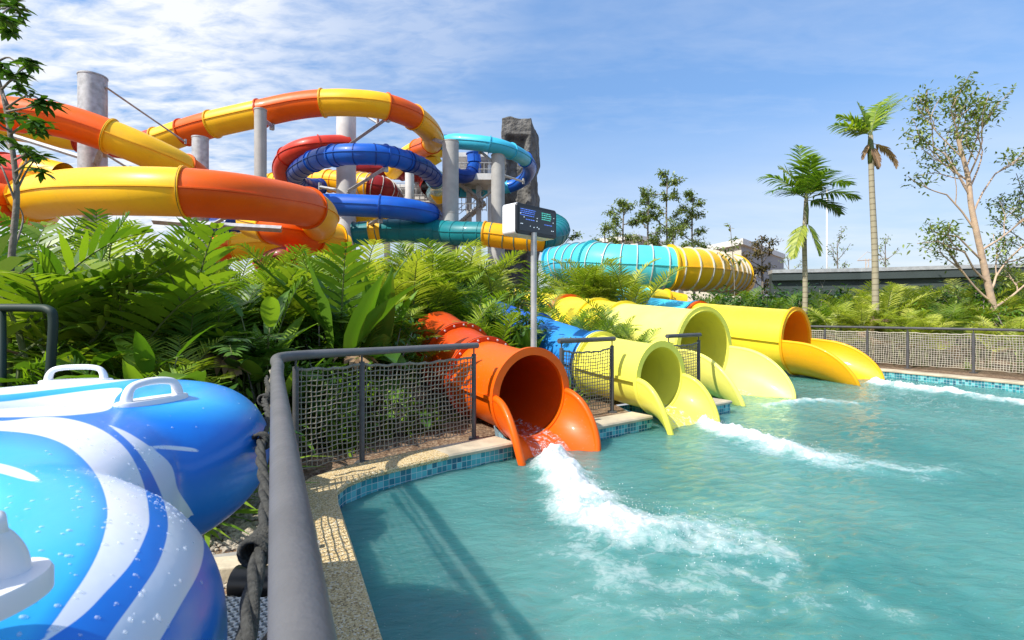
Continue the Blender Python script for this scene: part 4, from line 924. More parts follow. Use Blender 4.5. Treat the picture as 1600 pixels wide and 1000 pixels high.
# ------------------------------------------------------------------ inflatable double ring raft
def raft():
    c1 = Vector((-1.09, .60, .91)); c2 = Vector((-1.60, 1.84, .93)); rho = .40; a_ = .265
    root = empty('raft', (c1.x, c1.y, .66), 'blue and white inflatable double ring raft with white handles, beaded with water', 'raft')
    bm = bmesh.new()
    for c in (c1, c2):
        n, m_ = 120, 48; vs = [[bm.verts.new((c.x+(rho+a_*math.cos(b2))*math.cos(a), c.y+(rho+a_*math.cos(b2))*math.sin(a), c.z+a_*math.sin(b2)*.98)) for b2 in np.linspace(0, 2*math.pi, m_, endpoint=False)] for a in np.linspace(0, 2*math.pi, n, endpoint=False)]
        for i in range(n):
            for j in range(m_): bm.faces.new((vs[i][j], vs[(i+1) % n][j], vs[(i+1) % n][(j+1) % m_], vs[i][(j+1) % m_]))
    # the web joining the two rings
    r_ = bmesh.ops.create_uvsphere(bm, u_segments=64, v_segments=32, radius=1); ax = (c2-c1).normalized(); sx = Vector((ax.y, -ax.x, 0)); md = (c1+c2)/2-Vector((.0, .0, .0))
    for v in r_['verts']:
        p = v.co.copy(); q = Vector([math.copysign(abs(k)**.62, k) for k in p]); v.co = md+sx*q.x*.44+ax*q.y*.74+Vector((0, 0, 1))*math.copysign(abs(p.z)**.7, p.z)*.272
    me = bpy.data.meshes.new('inflated_body'); bm.to_mesh(me); bm.free()
    o = bpy.data.objects.new('inflated_body', me); COL.objects.link(o); o.parent = root; o.matrix_parent_inverse = Matrix.Translation(-root.location)
    rm = o.modifiers.new('r', 'REMESH'); rm.mode = 'VOXEL'; rm.voxel_size = .011; rm.use_smooth_shade = True
    sm = o.modifiers.new('s', 'SMOOTH'); sm.iterations = 90; sm.factor = .5
    dg = bpy.context.evaluated_depsgraph_get(); me2 = bpy.data.meshes.new_from_object(o.evaluated_get(dg)); me2.name = 'inflated_body'
    o.modifiers.clear(); o.data = me2
    me2.polygons.foreach_set('use_smooth', [True]*len(me2.polygons))
    # colour fields: signed distance to printed shapes laid out on the top surface
    nv = len(me2.vertices); co = np.empty(nv*3); me2.vertices.foreach_get('co', co); co = co.reshape(-1, 3)
    ZT = 1.15
    def topo(px, py):      # a printed outline point on the top sheet
        d = (CZ-ZT)*F/(py-HY); return (xat(px, d), d)
    shapes = [
        [(-80, 655), (0, 658), (60, 652), (110, 655), (160, 672), (200, 705), (224, 755), (233, 805), (228, 835), (205, 880), (165, 925), (125, 965), (60, 1010), (0, 1060), (-20, 1060), (60, 1000), (110, 935), (140, 890), (160, 845), (168, 800), (160, 762), (140, 728), (105, 697), (60, 680), (0, 673), (-80, 671)],
        [(166, 662), (200, 676), (240, 702), (268, 728), (278, 765), (300, 800), (318, 845), (312, 890), (285, 940), (250, 1000), (200, 1080), (120, 1080), (165, 1000), (215, 930), (247, 880), (262, 830), (258, 790), (240, 745), (215, 705), (190, 680)],
        [(-80, 603), (0, 601), (120, 594), (240, 587.5), (215, 592), (120, 604), (60, 611), (0, 617), (-80, 620)],
        [(-80, 632), (0, 628), (80, 618), (150, 609), (190, 607), (180, 622), (170, 640), (120, 648), (60, 651), (0, 652), (-80, 652)],
        [(-20, 722), (0, 724), (40, 736), (66, 753), (40, 750), (0, 739), (-20, 735)],
        [(215, 700), (255, 696), (300, 700), (310, 706), (260, 702)],
    ]
    cyan = [[(-400, 590), (190, 590), (170, 610), (60, 625), (-100, 640)], [(-100, 682), (0, 676), (60, 684), (105, 700), (138, 730), (158, 765), (165, 800), (158, 845), (138, 890), (100, 950), (-20, 1090), (-300, 1300), (-300, 700)], [(300, 592), (420, 640), (330, 650), (220, 630)]]
    def field(polys):
        # the printed outlines, laid over the swollen top skin
        top = (co[:, 2] > .84) & (co[:, 1] > .30); out = np.full(nv, -50.0)
        yy = np.maximum(co[:, 1], .3); P = np.stack([800+co[:, 0]/yy*F, HY+(CZ-co[:, 2])/yy*F], -1)
        for poly in polys:
            V = np.array(crom([(x, y, 0) for x, y in poly+poly[:1]], 4))[:, :2]; n = len(V); dmin = np.full(nv, 9e9); c_ = np.zeros(nv, bool); j = n-1
            for i in range(n):
                a, b2 = V[j], V[i]; ab = b2-a; tt = np.clip(((P-a)@ab)/(ab@ab+1e-12), 0, 1); q = a+tt[:, None]*ab
                dmin = np.minimum(dmin, np.hypot(*(P-q).T))
                cc = ((V[i, 1] > P[:, 1]) != (V[j, 1] > P[:, 1])) & (P[:, 0] < (V[j, 0]-V[i, 0])*(P[:, 1]-V[i, 1])/(V[j, 1]-V[i, 1]+1e-12)+V[i, 0]); c_ ^= cc; j = i
            s_ = np.where(c_, dmin, -dmin); out = np.maximum(out, s_)
        return np.clip(np.where(top, out, -50), -50, 50)
    for nm, polys in (('white_print', shapes), ('cyan_print', cyan)):
        at_ = me2.attributes.new(nm, 'FLOAT', 'POINT'); at_.data.foreach_set('value', field(polys).astype(np.float32))
    m, t, b = newmat('printed_glossy_vinyl')
    w = N(t, 'ShaderNodeAttribute', attribute_name='white_print'); cy = N(t, 'ShaderNodeAttribute', attribute_name='cyan_print')
    wm = math_(t, 'MULTIPLY_ADD', w.outputs['Fac'], .6, .5, clamp=True); cm = math_(t, 'MULTIPLY_ADD', cy.outputs['Fac'], .025, .4, clamp=True)
    base = mixc(t, cm, (.006, .20, .74), (.03, .46, .90)); base = mixc(t, wm, base, (.78, .82, .90)); t.links.new(base, b.inputs['Base Color'])
    b.inputs['Roughness'].default_value = .34; b.inputs['Coat Weight'].default_value = .22; b.inputs['Coat Roughness'].default_value = .2
    geo = N(t, 'ShaderNodeNewGeometry'); no = N(t, 'ShaderNodeTexNoise'); no.inputs['Scale'].default_value = 9; no.inputs['Detail'].default_value = 3; t.links.new(geo.outputs['Position'], no.inputs[0])
    bp = N(t, 'ShaderNodeBump'); bp.inputs['Strength'].default_value = .12; bp.inputs['Distance'].default_value = .02; t.links.new(no.outputs[0], bp.inputs['Height']); t.links.new(bp.outputs[0], b.inputs['Normal'])
    me2.materials.clear(); me2.materials.append(m)
    # water droplets standing on the vinyl
    m, t, b = newmat('water_drops'); b.inputs['Base Color'].default_value = (.85, .92, 1, 1); b.inputs['Roughness'].default_value = .03; b.inputs['Alpha'].default_value = .28; b.inputs['Specular IOR Level'].default_value = 1
    random.seed(4); g = MB(); nrm = np.empty(nv*3); me2.vertices.foreach_get('normal', nrm); nrm = nrm.reshape(-1, 3)
    cand = np.where((nrm[:, 2] > .45) & (co[:, 0] > -1.75) & (co[:, 1] > .5))[0]; ctr = [topo(225, 740), topo(150, 900), topo(110, 820), topo(290, 680), topo(190, 770)]
    for k in range(3200):
        i = int(random.choice(cand)); p = Vector(co[i]); dd = min(math.hypot(p.x-q[0], p.y-q[1]) for q in ctr)
        if random.random() > math.exp(-(dd/.17)**2)*.8+.05: continue
        n_ = Vector(nrm[i]); r_ = random.uniform(.0012, .0042); tx = n_.orthogonal().normalized(); ty = n_.cross(tx); ex = random.uniform(.8, 1.5)
        p = p+tx*random.uniform(-.006, .006)+ty*random.uniform(-.006, .006)
        g.add([p+tx*v.x*r_*ex+ty*v.y*r_+n_*max(v.z, -.1)*r_*.6 for v in iv], ifc)
    g.build('water_drops', m, root, smooth=True); bpy.data.objects['water_drops']['kind'] = 'stuff'
    # handles: oval welded patch and a fat arched grip
    def handle(A, B, zb, h, r_, pw, pl, nup=Vector((0, 0, 1))):
        A = Vector((*A, zb)); B = Vector((*B, zb)); d = (B-A); L = d.length; d.normalize(); sd = nup.cross(d).normalized(); mid = (A+B)/2
        g = MB(); n = 48; 
        for lvl, k_ in ((-.016, 1.0), (.003, 1.0), (.008, .96)): g.v += [tuple(mid+d*math.cos(2*math.pi*i/n)*(L/2+pl)*k_+sd*math.sin(2*math.pi*i/n)*pw*k_+nup*(lvl-.05*(math.cos(2*math.pi*i/n)**2)*0)) for i in range(n)]
        for l_ in range(2):
            for i in range(n): g.f.append((l_*n+i, l_*n+(i+1) % n, (l_+1)*n+(i+1) % n, (l_+1)*n+i))
        g.f.append(tuple(range(2*n, 3*n))); g.m = [0]*len(g.f); g.a = [.5]*len(g.f)
        hn = empty('x') if False else None
        pt = g.build('handle_patch', M['white'], root, smooth=True); autosmooth(pt)
        P = crom([A-nup*.01, A+nup*h*.45+d*.004, A+nup*h*.85+d*.02, A+nup*h+d*.055, mid+nup*(h*1.03), B+nup*h-d*.055, B+nup*h*.85-d*.02, B+nup*h*.45-d*.004, B-nup*.01], 6)
        rs = [r_*(1.5-.5*min(1, 4*min(i, len(P)-1-i)/len(P))) for i in range(len(P))]
        g = MB(); g.tube(P, rs, 16); g.build('handle', M['white'], root, smooth=True)
    handle(topo2(197, 632, 1.186), topo2(278, 619, 1.186), 1.186, .062, .0125, .045, .035)
    handle(topo2(75, 597, 1.17), topo2(163, 594, 1.17), 1.17, .062, .012, .045, .035)
    handle(topo2(15, 905, 1.19), topo2(-120, 960, 1.19), 1.19, .062, .0135, .05, .035)
def topo2(px, py, z):
    d = (CZ-z)*F/(py-HY); return (xat(px, d), d)
raft()
# ------------------------------------------------------------------ vegetation
def leafmat(name, stops, trans=.35, rough=.42, vein=False):
    m, t, b = newmat(name)
    va = N(t, 'ShaderNodeAttribute', attribute_name='var'); oi = N(t, 'ShaderNodeObjectInfo')
    f = math_(t, 'MULTIPLY_ADD', oi.outputs['Random'], .26, math_(t, 'MULTIPLY_ADD', va.outputs['Fac'], .85, -.06), clamp=True)
    c = ramp(t, f, stops); t.links.new(c, b.inputs['Base Color']); b.inputs['Roughness'].default_value = rough; b.inputs['Specular IOR Level'].default_value = .45
    tl = N(t, 'ShaderNodeBsdfTranslucent'); c2 = mixc(t, 1.0, c, (1.35, 1.5, .5), 'MULTIPLY'); t.links.new(c2, tl.inputs[0])
    mx = N(t, 'ShaderNodeMixShader'); mx.inputs[0].default_value = trans; t.links.new(b.outputs[0], mx.inputs[1]); t.links.new(tl.outputs[0], mx.inputs[2]); t.links.new(mx.outputs[0], t.nodes['Material Output'].inputs[0])
    return m
M['frond'] = leafmat('palm_frond_leaflets', [(0, (.02, .055, .010)), (.3, (.075, .16, .014)), (.6, (.22, .33, .022)), (1, (.50, .54, .06))])
M['frondy'] = leafmat('yellow_green_leaflets', [(0, (.05, .10, .012)), (.3, (.13, .22, .02)), (.65, (.32, .38, .04)), (1, (.56, .56, .11))])
M['deep'] = leafmat('deep_green_leaves', [(0, (.015, .05, .010)), (.5, (.05, .13, .016)), (1, (.16, .28, .03))], trans=.25)
M['broad'] = leafmat('broad_green_leaves', [(0, (.04, .10, .012)), (.5, (.13, .26, .02)), (1, (.34, .47, .05))], trans=.3, rough=.35)
M['dry'] = leafmat('dry_brown_frond', [(0, (.16, .09, .045)), (.5, (.32, .20, .11)), (1, (.48, .34, .2))], trans=.2, rough=.8)
M['treeleaf'] = leafmat('tree_leaves', [(0, (.07, .12, .02)), (.5, (.17, .24, .05)), (1, (.34, .39, .12))], trans=.25)
M['treeleaf2'] = leafmat('reddish_tree_leaves', [(0, (.05, .05, .015)), (.5, (.13, .11, .03)), (1, (.28, .14, .06))], trans=.25)
M['stem'] = simple('green_stems', (.14, .17, .05), rough=.6, noise=.2, nscale=10)
M['bark'] = simple('pale_salmon_bark', (.56, .40, .27), rough=.85, noise=.2, nscale=4, var2=(.34, .26, .2), bump=.5, bscale=18)
M['barkgrey'] = simple('grey_bark', (.24, .21, .18), rough=.9, noise=.25, nscale=8, bump=.5, bscale=30)
m = simple('ringed_palm_bark', (.30, .27, .18), rough=.85, noise=.15, nscale=6); M['palmbark'] = m
t = m.node_tree; b = t.nodes['Principled BSDF']; geo = N(t, 'ShaderNodeNewGeometry'); sx = N(t, 'ShaderNodeSeparateXYZ'); t.links.new(geo.outputs['Position'], sx.inputs[0])
w_ = math_(t, 'SINE', math_(t, 'MULTIPLY', sx.outputs[2], 34)); cc = mixc(t, ramp(t, w_, [(.75, (0, 0, 0)), (1, (1, 1, 1))]), (.33, .29, .20), (.17, .14, .09)); t.links.new(cc, b.inputs['Base Color'])
def leafstrip(g, p, d, nrm, L, w, droop, segs=3, var=.5, mat=None, tipw=.05, midk=.45):
    """one blade: base p, direction d, face normal nrm; folds slightly along its middle"""
    d = d.normalized(); s = d.cross(nrm)
    if s.length < 1e-4: s = d.orthogonal()
    s.normalize(); n_ = s.cross(d).normalized(); vs = []
    q = p.copy(); dd = d.copy()
    for i in range(segs+1):
        f = i/segs; ww = w*(math.sin(math.pi*min(1, (f*.86+.12)**.8))**.8 if i < segs else tipw)
        vs += [q-s*ww*.5, q+s*ww*.5]
        dd = (dd+Vector((0, 0, -droop/segs))).normalized(); q = q+dd*(L/segs)
    g.add(vs, [(2*i, 2*i+1, 2*i+3, 2*i+2) for i in range(segs)], mat, var)
def frond(g, base, az, el, L, droop, ll, lw, n, rnd, matl=0, matr=1, vbase=.5, vsp=.35, ldroop=.5, twist=0, vshape=.45, start=.22):
    P = []; d = Vector((math.cos(az)*math.cos(el), math.sin(az)*math.cos(el), math.sin(el))); q = Vector(base); N_ = 9
    for i in range(N_+1):
        P.append(q.copy()); d = (d+Vector((0, 0, -droop*(.3+1.2*i/N_)/N_))).normalized(); q = q+d*(L/N_)
    g.tube(P, [L*.009*(1-.8*i/N_)+.002 for i in range(N_+1)], 4, matr, caps=False)
    for k in range(n):
        f = start+(1-start)*k/(n-1); x = f*N_; i = min(N_-1, int(x)); p = P[i].lerp(P[i+1], x-i); t_ = (P[i+1]-P[i]).normalized()
        sd = t_.cross(Vector((0, 0, 1)));
        if sd.length < .05: sd = Vector((math.sin(az), -math.cos(az), 0))
        sd.normalize(); up = sd.cross(t_).normalized()
        prof = math.sin(math.pi*min(1, .18+.80*f))**.6
        for s_ in (-1, 1):
            fw = .35+.75*f+rnd.uniform(-.08, .08)
            dirv = (sd*s_*1.0+t_*fw+up*(vshape+rnd.uniform(-.12, .12))).normalized()
            leafstrip(g, p+t_*rnd.uniform(-.01, .01), dirv, (up-sd*s_*.35*math.cos(twist)).normalized(), ll*prof*rnd.uniform(.85, 1.1), lw*rnd.uniform(.8, 1.15), ldroop*rnd.uniform(.6, 1.3), 3, min(1, max(0, vbase+rnd.uniform(-vsp, vsp))), matl)
def palm_clump(seed, nf=10, L=(1.1, 1.7), H_=1.2, ll=.34, lw=.035, n=18, mat='frond', vb=.5, spread=.35, stems=5, label=None, el=(.7, 1.35), droop=(.8, 1.5), ld=.5):
    rnd = random.Random(seed); root = empty('palm_shrub', (0, 0, 0)); g = MB(); gs = MB(); pts = []
    for k in range(stems):
        a = rnd.uniform(0, 6.3); r_ = rnd.uniform(0, spread); lean = rnd.uniform(.02, .22)
        b_ = Vector((math.cos(a)*r_, math.sin(a)*r_, 0)); h = H_*rnd.uniform(.35, 1); tp = b_+Vector((math.cos(a)*lean*h, math.sin(a)*lean*h, h))
        gs.tube([b_-Vector((0, 0, .1)), b_.lerp(tp, .5)+Vector((rnd.uniform(-.03, .03), rnd.uniform(-.03, .03), 0)), tp], [.03, .025, .02], 7); pts.append(tp)
    for k in range(nf):
        p = pts[k % stems]; az = k*2.4+rnd.uniform(-.5, .5)
        frond(g, p, az, rnd.uniform(*el), rnd.uniform(*L), rnd.uniform(*droop), ll, lw, n, rnd, vbase=vb+rnd.uniform(-.12, .15), vsp=.2, ldroop=ld)
    for k in range(2):      # a spent brown frond or two hanging low
        frond(g, pts[k % stems]-Vector((0, 0, .15)), rnd.uniform(0, 6.3), rnd.uniform(.0, .5), L[0]*.8, 1.6, ll*.8, lw, max(6, int(n*.7)), rnd, matl=2, matr=2, vbase=.5, vsp=.4, ldroop=1.3)
    g.build('fronds', [M[mat], M['stem'], M['dry']], root); gs.build('stems', M['stem'], root, smooth=True)
    return root
def blade(g, base, az, el, L, w, droop, rnd, var, fold=.18, m=0, nseg=8):
    """big single leaf with a midrib fold, wavy edge"""
    d = Vector((math.cos(az)*math.cos(el), math.sin(az)*math.cos(el), math.sin(el))); q = Vector(base); vs = []
    for i in range(nseg+1):
        f = i/nseg; s = d.cross(Vector((0, 0, 1))); s = s.normalized() if s.length > .05 else Vector((math.sin(az), -math.cos(az), 0)); up = s.cross(d).normalized()
        ww = w*.5*max(.03, math.sin(math.pi*min(1, .06+f*.94)**.72))
        wob = rnd.uniform(-.05, .05)*w
        vs += [q-s*ww+up*(ww*fold*2+wob), q-s*ww*.5+up*ww*fold*.9, q, q+s*ww*.5+up*ww*fold*.9, q+s*ww+up*(ww*fold*2-wob)]
        d = (d+Vector((0, 0, -droop*(.3+1.3*f)/nseg))).normalized(); q = q+d*(L/nseg)
    g.add(vs, [(5*i+j, 5*i+j+1, 5*i+j+6, 5*i+j+5) for i in range(nseg) for j in range(4)], m, var)
def broad_plant(seed, nl=12, h=(.5, 1.0), L=(.3, .5), wr=.55, mat='broad', spread=.25, name='broadleaf_plant', vb=.5, el=(-.2, .6), stem=True, droop=.8):
    rnd = random.Random(seed); root = empty(name, (0, 0, 0)); g = MB(); gs = MB()
    for k in range(nl):
        az = k*2.4+rnd.uniform(-.4, .4); hh = rnd.uniform(*h); r_ = rnd.uniform(.02, spread); tp = Vector((math.cos(az)*r_*1.4, math.sin(az)*r_*1.4, hh))
        gs.tube(crom([Vector((math.cos(az)*.04, math.sin(az)*.04, -.05)), tp*.55+Vector((0, 0, hh*.12)), tp], 3), [.014, .012, .011, .01, .009, .008, .007], 5)
        l_ = rnd.uniform(*L); blade(g, tp, az+rnd.uniform(-.5, .5), rnd.uniform(*el), l_, l_*wr*rnd.uniform(.85, 1.15), rnd.uniform(.4, 1)*droop, rnd, min(1, max(0, vb+rnd.uniform(-.4, .4))))
    o = g.build('leaves', M[mat], root, smooth=True); gs.build('stems', M['stem'], root, smooth=True)
    return root
def strap_plant(seed, n=34, L=(.35, .7), w=.045, mat='broad', vb=.45, h=0.0, name='strap_leaf_plant', el=(.5, 1.45)):
    rnd = random.Random(seed); root = empty(name, (0, 0, 0)); g = MB()
    for k in range(n):
        az = rnd.uniform(0, 6.3); e_ = rnd.uniform(*el); l_ = rnd.uniform(*L)
        leafstrip(g, Vector((rnd.uniform(-.07, .07), rnd.uniform(-.07, .07), h*rnd.random())), Vector((math.cos(az)*math.cos(e_), math.sin(az)*math.cos(e_), math.sin(e_))), Vector((0, 0, 1)), l_, w*rnd.uniform(.7, 1.2), rnd.uniform(.6, 1.5), 5, min(1, max(0, vb+rnd.uniform(-.4, .4))))
    g.build('leaves', M[mat], root); return root
def leafy_bush(seed, r_=.6, h=1.2, n=900, ls=.10, mat='deep', vb=.5, name='leafy_shrub'):
    rnd = random.Random(seed); root = empty(name, (0, 0, 0)); g = MB(); gs = MB(); tips = []
    for k in range(16):
        az = rnd.uniform(0, 6.3); rr = r_*rnd.uniform(.2, 1); tp = Vector((math.cos(az)*rr, math.sin(az)*rr, h*rnd.uniform(.45, 1))); gs.tube([Vector((0, 0, -.05)), tp*.5+Vector((0, 0, .1)), tp], [.022, .013, .005], 5); tips.append(tp)
        for q in range(3): tips.append(tp*rnd.uniform(.4, .9)+Vector((rnd.uniform(-.15, .15), rnd.uniform(-.15, .15), rnd.uniform(0, .12))))
    for k in range(n):
        tp = rnd.choice(tips); p = tp+Vector((rnd.gauss(0, .09), rnd.gauss(0, .09), rnd.gauss(0, .09)))
        d = Vector((rnd.uniform(-1, 1), rnd.uniform(-1, 1), rnd.uniform(-.6, .8)))
        leafstrip(g, p, d, Vector((rnd.uniform(-.5, .5), rnd.uniform(-.5, .5), 1)), ls*rnd.uniform(.7, 1.3), ls*.38, .5, 2, min(1, max(0, vb+rnd.uniform(-.4, .4))))
    g.build('foliage', M[mat], root); gs.build('stems', M['barkgrey'], root, smooth=True); return root
# prototypes
used = {}
def place(kind, x, y, sc_=1, rz=0, label=None, cat='shrub', group=None, z=-.03, sz=None):
    src = protos[kind]
    if not used.get(kind): o = src; used[kind] = 1
    else: o = copy_tree(src)
    o.location = (x, y, z); o.rotation_euler = (0, 0, rz); s = sc_; o.scale = (s, s, sz or s)
    for k in ('label', 'category', 'group'):
        if k in o: del o[k]
    tag(o, label, cat, group); return o
protos = {
 'arecaA': palm_clump(1, 12, (1.0, 1.6), 1.3, .46, .032, 24, 'frond', .45),
 'arecaB': palm_clump(2, 11, (1.0, 1.5), 1.2, .44, .030, 24, 'frondy', .4),
 'arecaC': palm_clump(3, 14, (.9, 1.4), 1.5, .44, .028, 24, 'frond', .55, spread=.3, stems=6),
 'arecaD': palm_clump(4, 13, (1.0, 1.5), 1.4, .46, .030, 24, 'frondy', .5, stems=6),
 'arecaE': palm_clump(24, 14, (1.0, 1.5), 1.4, .44, .034, 24, 'frondy', .8, stems=6),  # leaves toned brighter to stand for sun falling on them
 'arecaF': palm_clump(25, 14, (1.0, 1.6), 1.4, .46, .034, 24, 'deep', .6, stems=6),
 'heliD': broad_plant(26, 16, (.5, 1.5), (.5, .85), .34, 'deep', .25, vb=.6, el=(.1, 1.1), name='tall_leaf_plant'),
 'fishtail': palm_clump(5, 11, (1.0, 1.5), 1.2, .52, .085, 12, 'frond', .55, stems=4, ld=.45),
 'fishtailB': palm_clump(6, 10, (.9, 1.4), 1.3, .48, .075, 13, 'frondy', .35, stems=4, ld=.4, el=(.6, 1.3)),
 'heliA': broad_plant(7, 14, (.5, 1.5), (.45, .8), .26, 'broad', .22, vb=.5, el=(.3, 1.2), name='tall_leaf_plant'),
 'heliB': broad_plant(8, 16, (.4, 1.2), (.35, .6), .30, 'broad', .25, vb=.35, el=(.0, 1.0), name='tall_leaf_plant'),
 'taro': broad_plant(9, 12, (.35, .8), (.30, .45), .62, 'broad', .28, vb=.65, el=(-.3, .5)),
 'taroB': broad_plant(10, 14, (.3, .7), (.26, .38), .66, 'deep', .3, vb=.6, el=(-.3, .4)),
 'strapA': strap_plant(11, 46, (.35, .75), .055, 'broad', .55), 'strapB': strap_plant(12, 50, (.3, .6), .04, 'broad', .7),
 'bushA': leafy_bush(13), 'bushB': leafy_bush(14, .7, 1.5, 1100, .12, 'deep', .45), 'bushC': leafy_bush(15, .5, 1.0, 800, .09, 'broad', .45),
 'banana': broad_plant(16, 7, (.5, 1.0), (1.0, 1.5), .27, 'broad', .12, vb=.3, el=(.7, 1.4), name='banana_plant', droop=.5),
}
# slide axes on the ground, kept free of planting
AX = [((C1[0], C1[1]), u1, 3.4, .75), ((C2[0], C2[1]), u2, 5.0, .75), ((C3[0], C3[1]), u3, 9, 1.05), ((C4[0], C4[1]), u4, 6.5, 1.05)]
def clear(x, y, m=0.0):
    for (c, u_, L, w) in AX:
        l_ = math.hypot(*u_); ux, uy = u_[0]/l_, u_[1]/l_; dx, dy = x-c[0], y-c[1]; s = -(dx*ux+dy*uy); q = abs(dx*uy-dy*ux)
        if -.6 < s < L and q < w+m: return False
    return True
rnd = random.Random(77)
LB = {
 'areca': ('palm shrub with fine arching fronds, in the hedge {w}', 'palm shrub'),
 'fishtail': ('palm shrub with broad blunt leaflets, in the hedge {w}', 'palm shrub'),
 'heli': ('tall clump of upright paddle leaves in the hedge {w}', 'leafy plant'),
 'taro': ('low plant with wide heart shaped leaves, {w}', 'leafy plant'),
 'strap': ('low tuft of narrow strap leaves at the hedge foot {w}', 'leafy plant'),
 'bush': ('dark small leaved bush deep in the hedge {w}', 'bush'),
 'banana': ('banana plant with large torn paddle leaves in the hedge {w}', 'banana plant'),
}
FL = [(.02, 0), (-1.0, 2.2), (-1.98, 4.2), (-2.04, 4.5), (-1.51, 5.15), (-.46, 6.18)]
def seg_d(x, y, a, b2):
    dx, dy = b2[0]-a[0], b2[1]-a[1]; t_ = max(0, min(1, ((x-a[0])*dx+(y-a[1])*dy)/(dx*dx+dy*dy))); return math.hypot(x-a[0]-t_*dx, y-a[1]-t_*dy)
def put(kind, px, d, h, where, rz=None, jit=.0, natural=None):
    """plant reaching height h (metres) at bearing px, distance d"""
    x = xat(px, d)+rnd.uniform(-jit, jit); y = d+rnd.uniform(-jit, jit)
    if not clear(x, y, .15): return None
    rad = {'taro': .75, 'taroB': .65, 'strapA': .5, 'strapB': .45, 'heliA': .8, 'heliB': .7, 'heliD': .8, 'bushA': .65, 'bushB': .75, 'bushC': .55}.get(kind, .9)
    if min(seg_d(x, y, FL[i], FL[i+1]) for i in range(len(FL)-1)) < rad*min(1.4, h/1.2) and d < 9: 
        n_ = Vector((-.61, .79)) if y > 4.6 else Vector((-.88, -.2)); x += n_.x*.45; y += n_.y*.45; h = min(h, 1.0)
        if min(seg_d(x, y, FL[i], FL[i+1]) for i in range(len(FL)-1)) < .35: return None
        if kind.startswith(('taro', 'fish', 'areca', 'heliA', 'bushB')): kind = rnd.choice(('strapB', 'strapA', 'heliB', 'strapA')); h = min(h, .62 if kind != 'heliB' else .8)
    nat = {'arecaA': 2.3, 'arecaB': 2.2, 'arecaC': 2.4, 'arecaD': 2.4, 'arecaE': 2.4, 'arecaF': 2.4, 'heliD': 2.0, 'fishtail': 2.2, 'fishtailB': 2.35, 'heliA': 1.95, 'heliB': 1.55, 'taro': .85, 'taroB': .75, 'strapA': .55, 'strapB': .5, 'bushA': 1.25, 'bushB': 1.55, 'bushC': 1.05, 'banana': 1.9}[kind]
    fam = [k for k in LB if kind.startswith(k)][0]; lb, cat = LB[fam]
    grp = {'areca': 'fine leaved palm shrubs', 'fishtail': 'broad leaflet palm shrubs', 'heli': 'paddle leaved clumps', 'taro': 'heart leaved plants', 'strap': 'strap leaved tufts', 'bush': 'small leaved bushes', 'banana': 'banana plants'}[fam]
    s = h/nat; return place(kind, x, y, min(s, 1.9), rnd.uniform(0, 6.3) if rz is None else rz, lb.format(w=where), cat, grp+' '+where)
W1 = 'left behind the raft'; W2 = 'behind the near net fence'; W3 = 'around the screen post'; W4 = 'under the aqua tube'; W5 = 'behind the amber slide'; W6 = 'along the far fence'
# hedge height by bearing (top of foliage in the picture)
def top_z(px, d, py): return CZ+(HY-py)/F*d
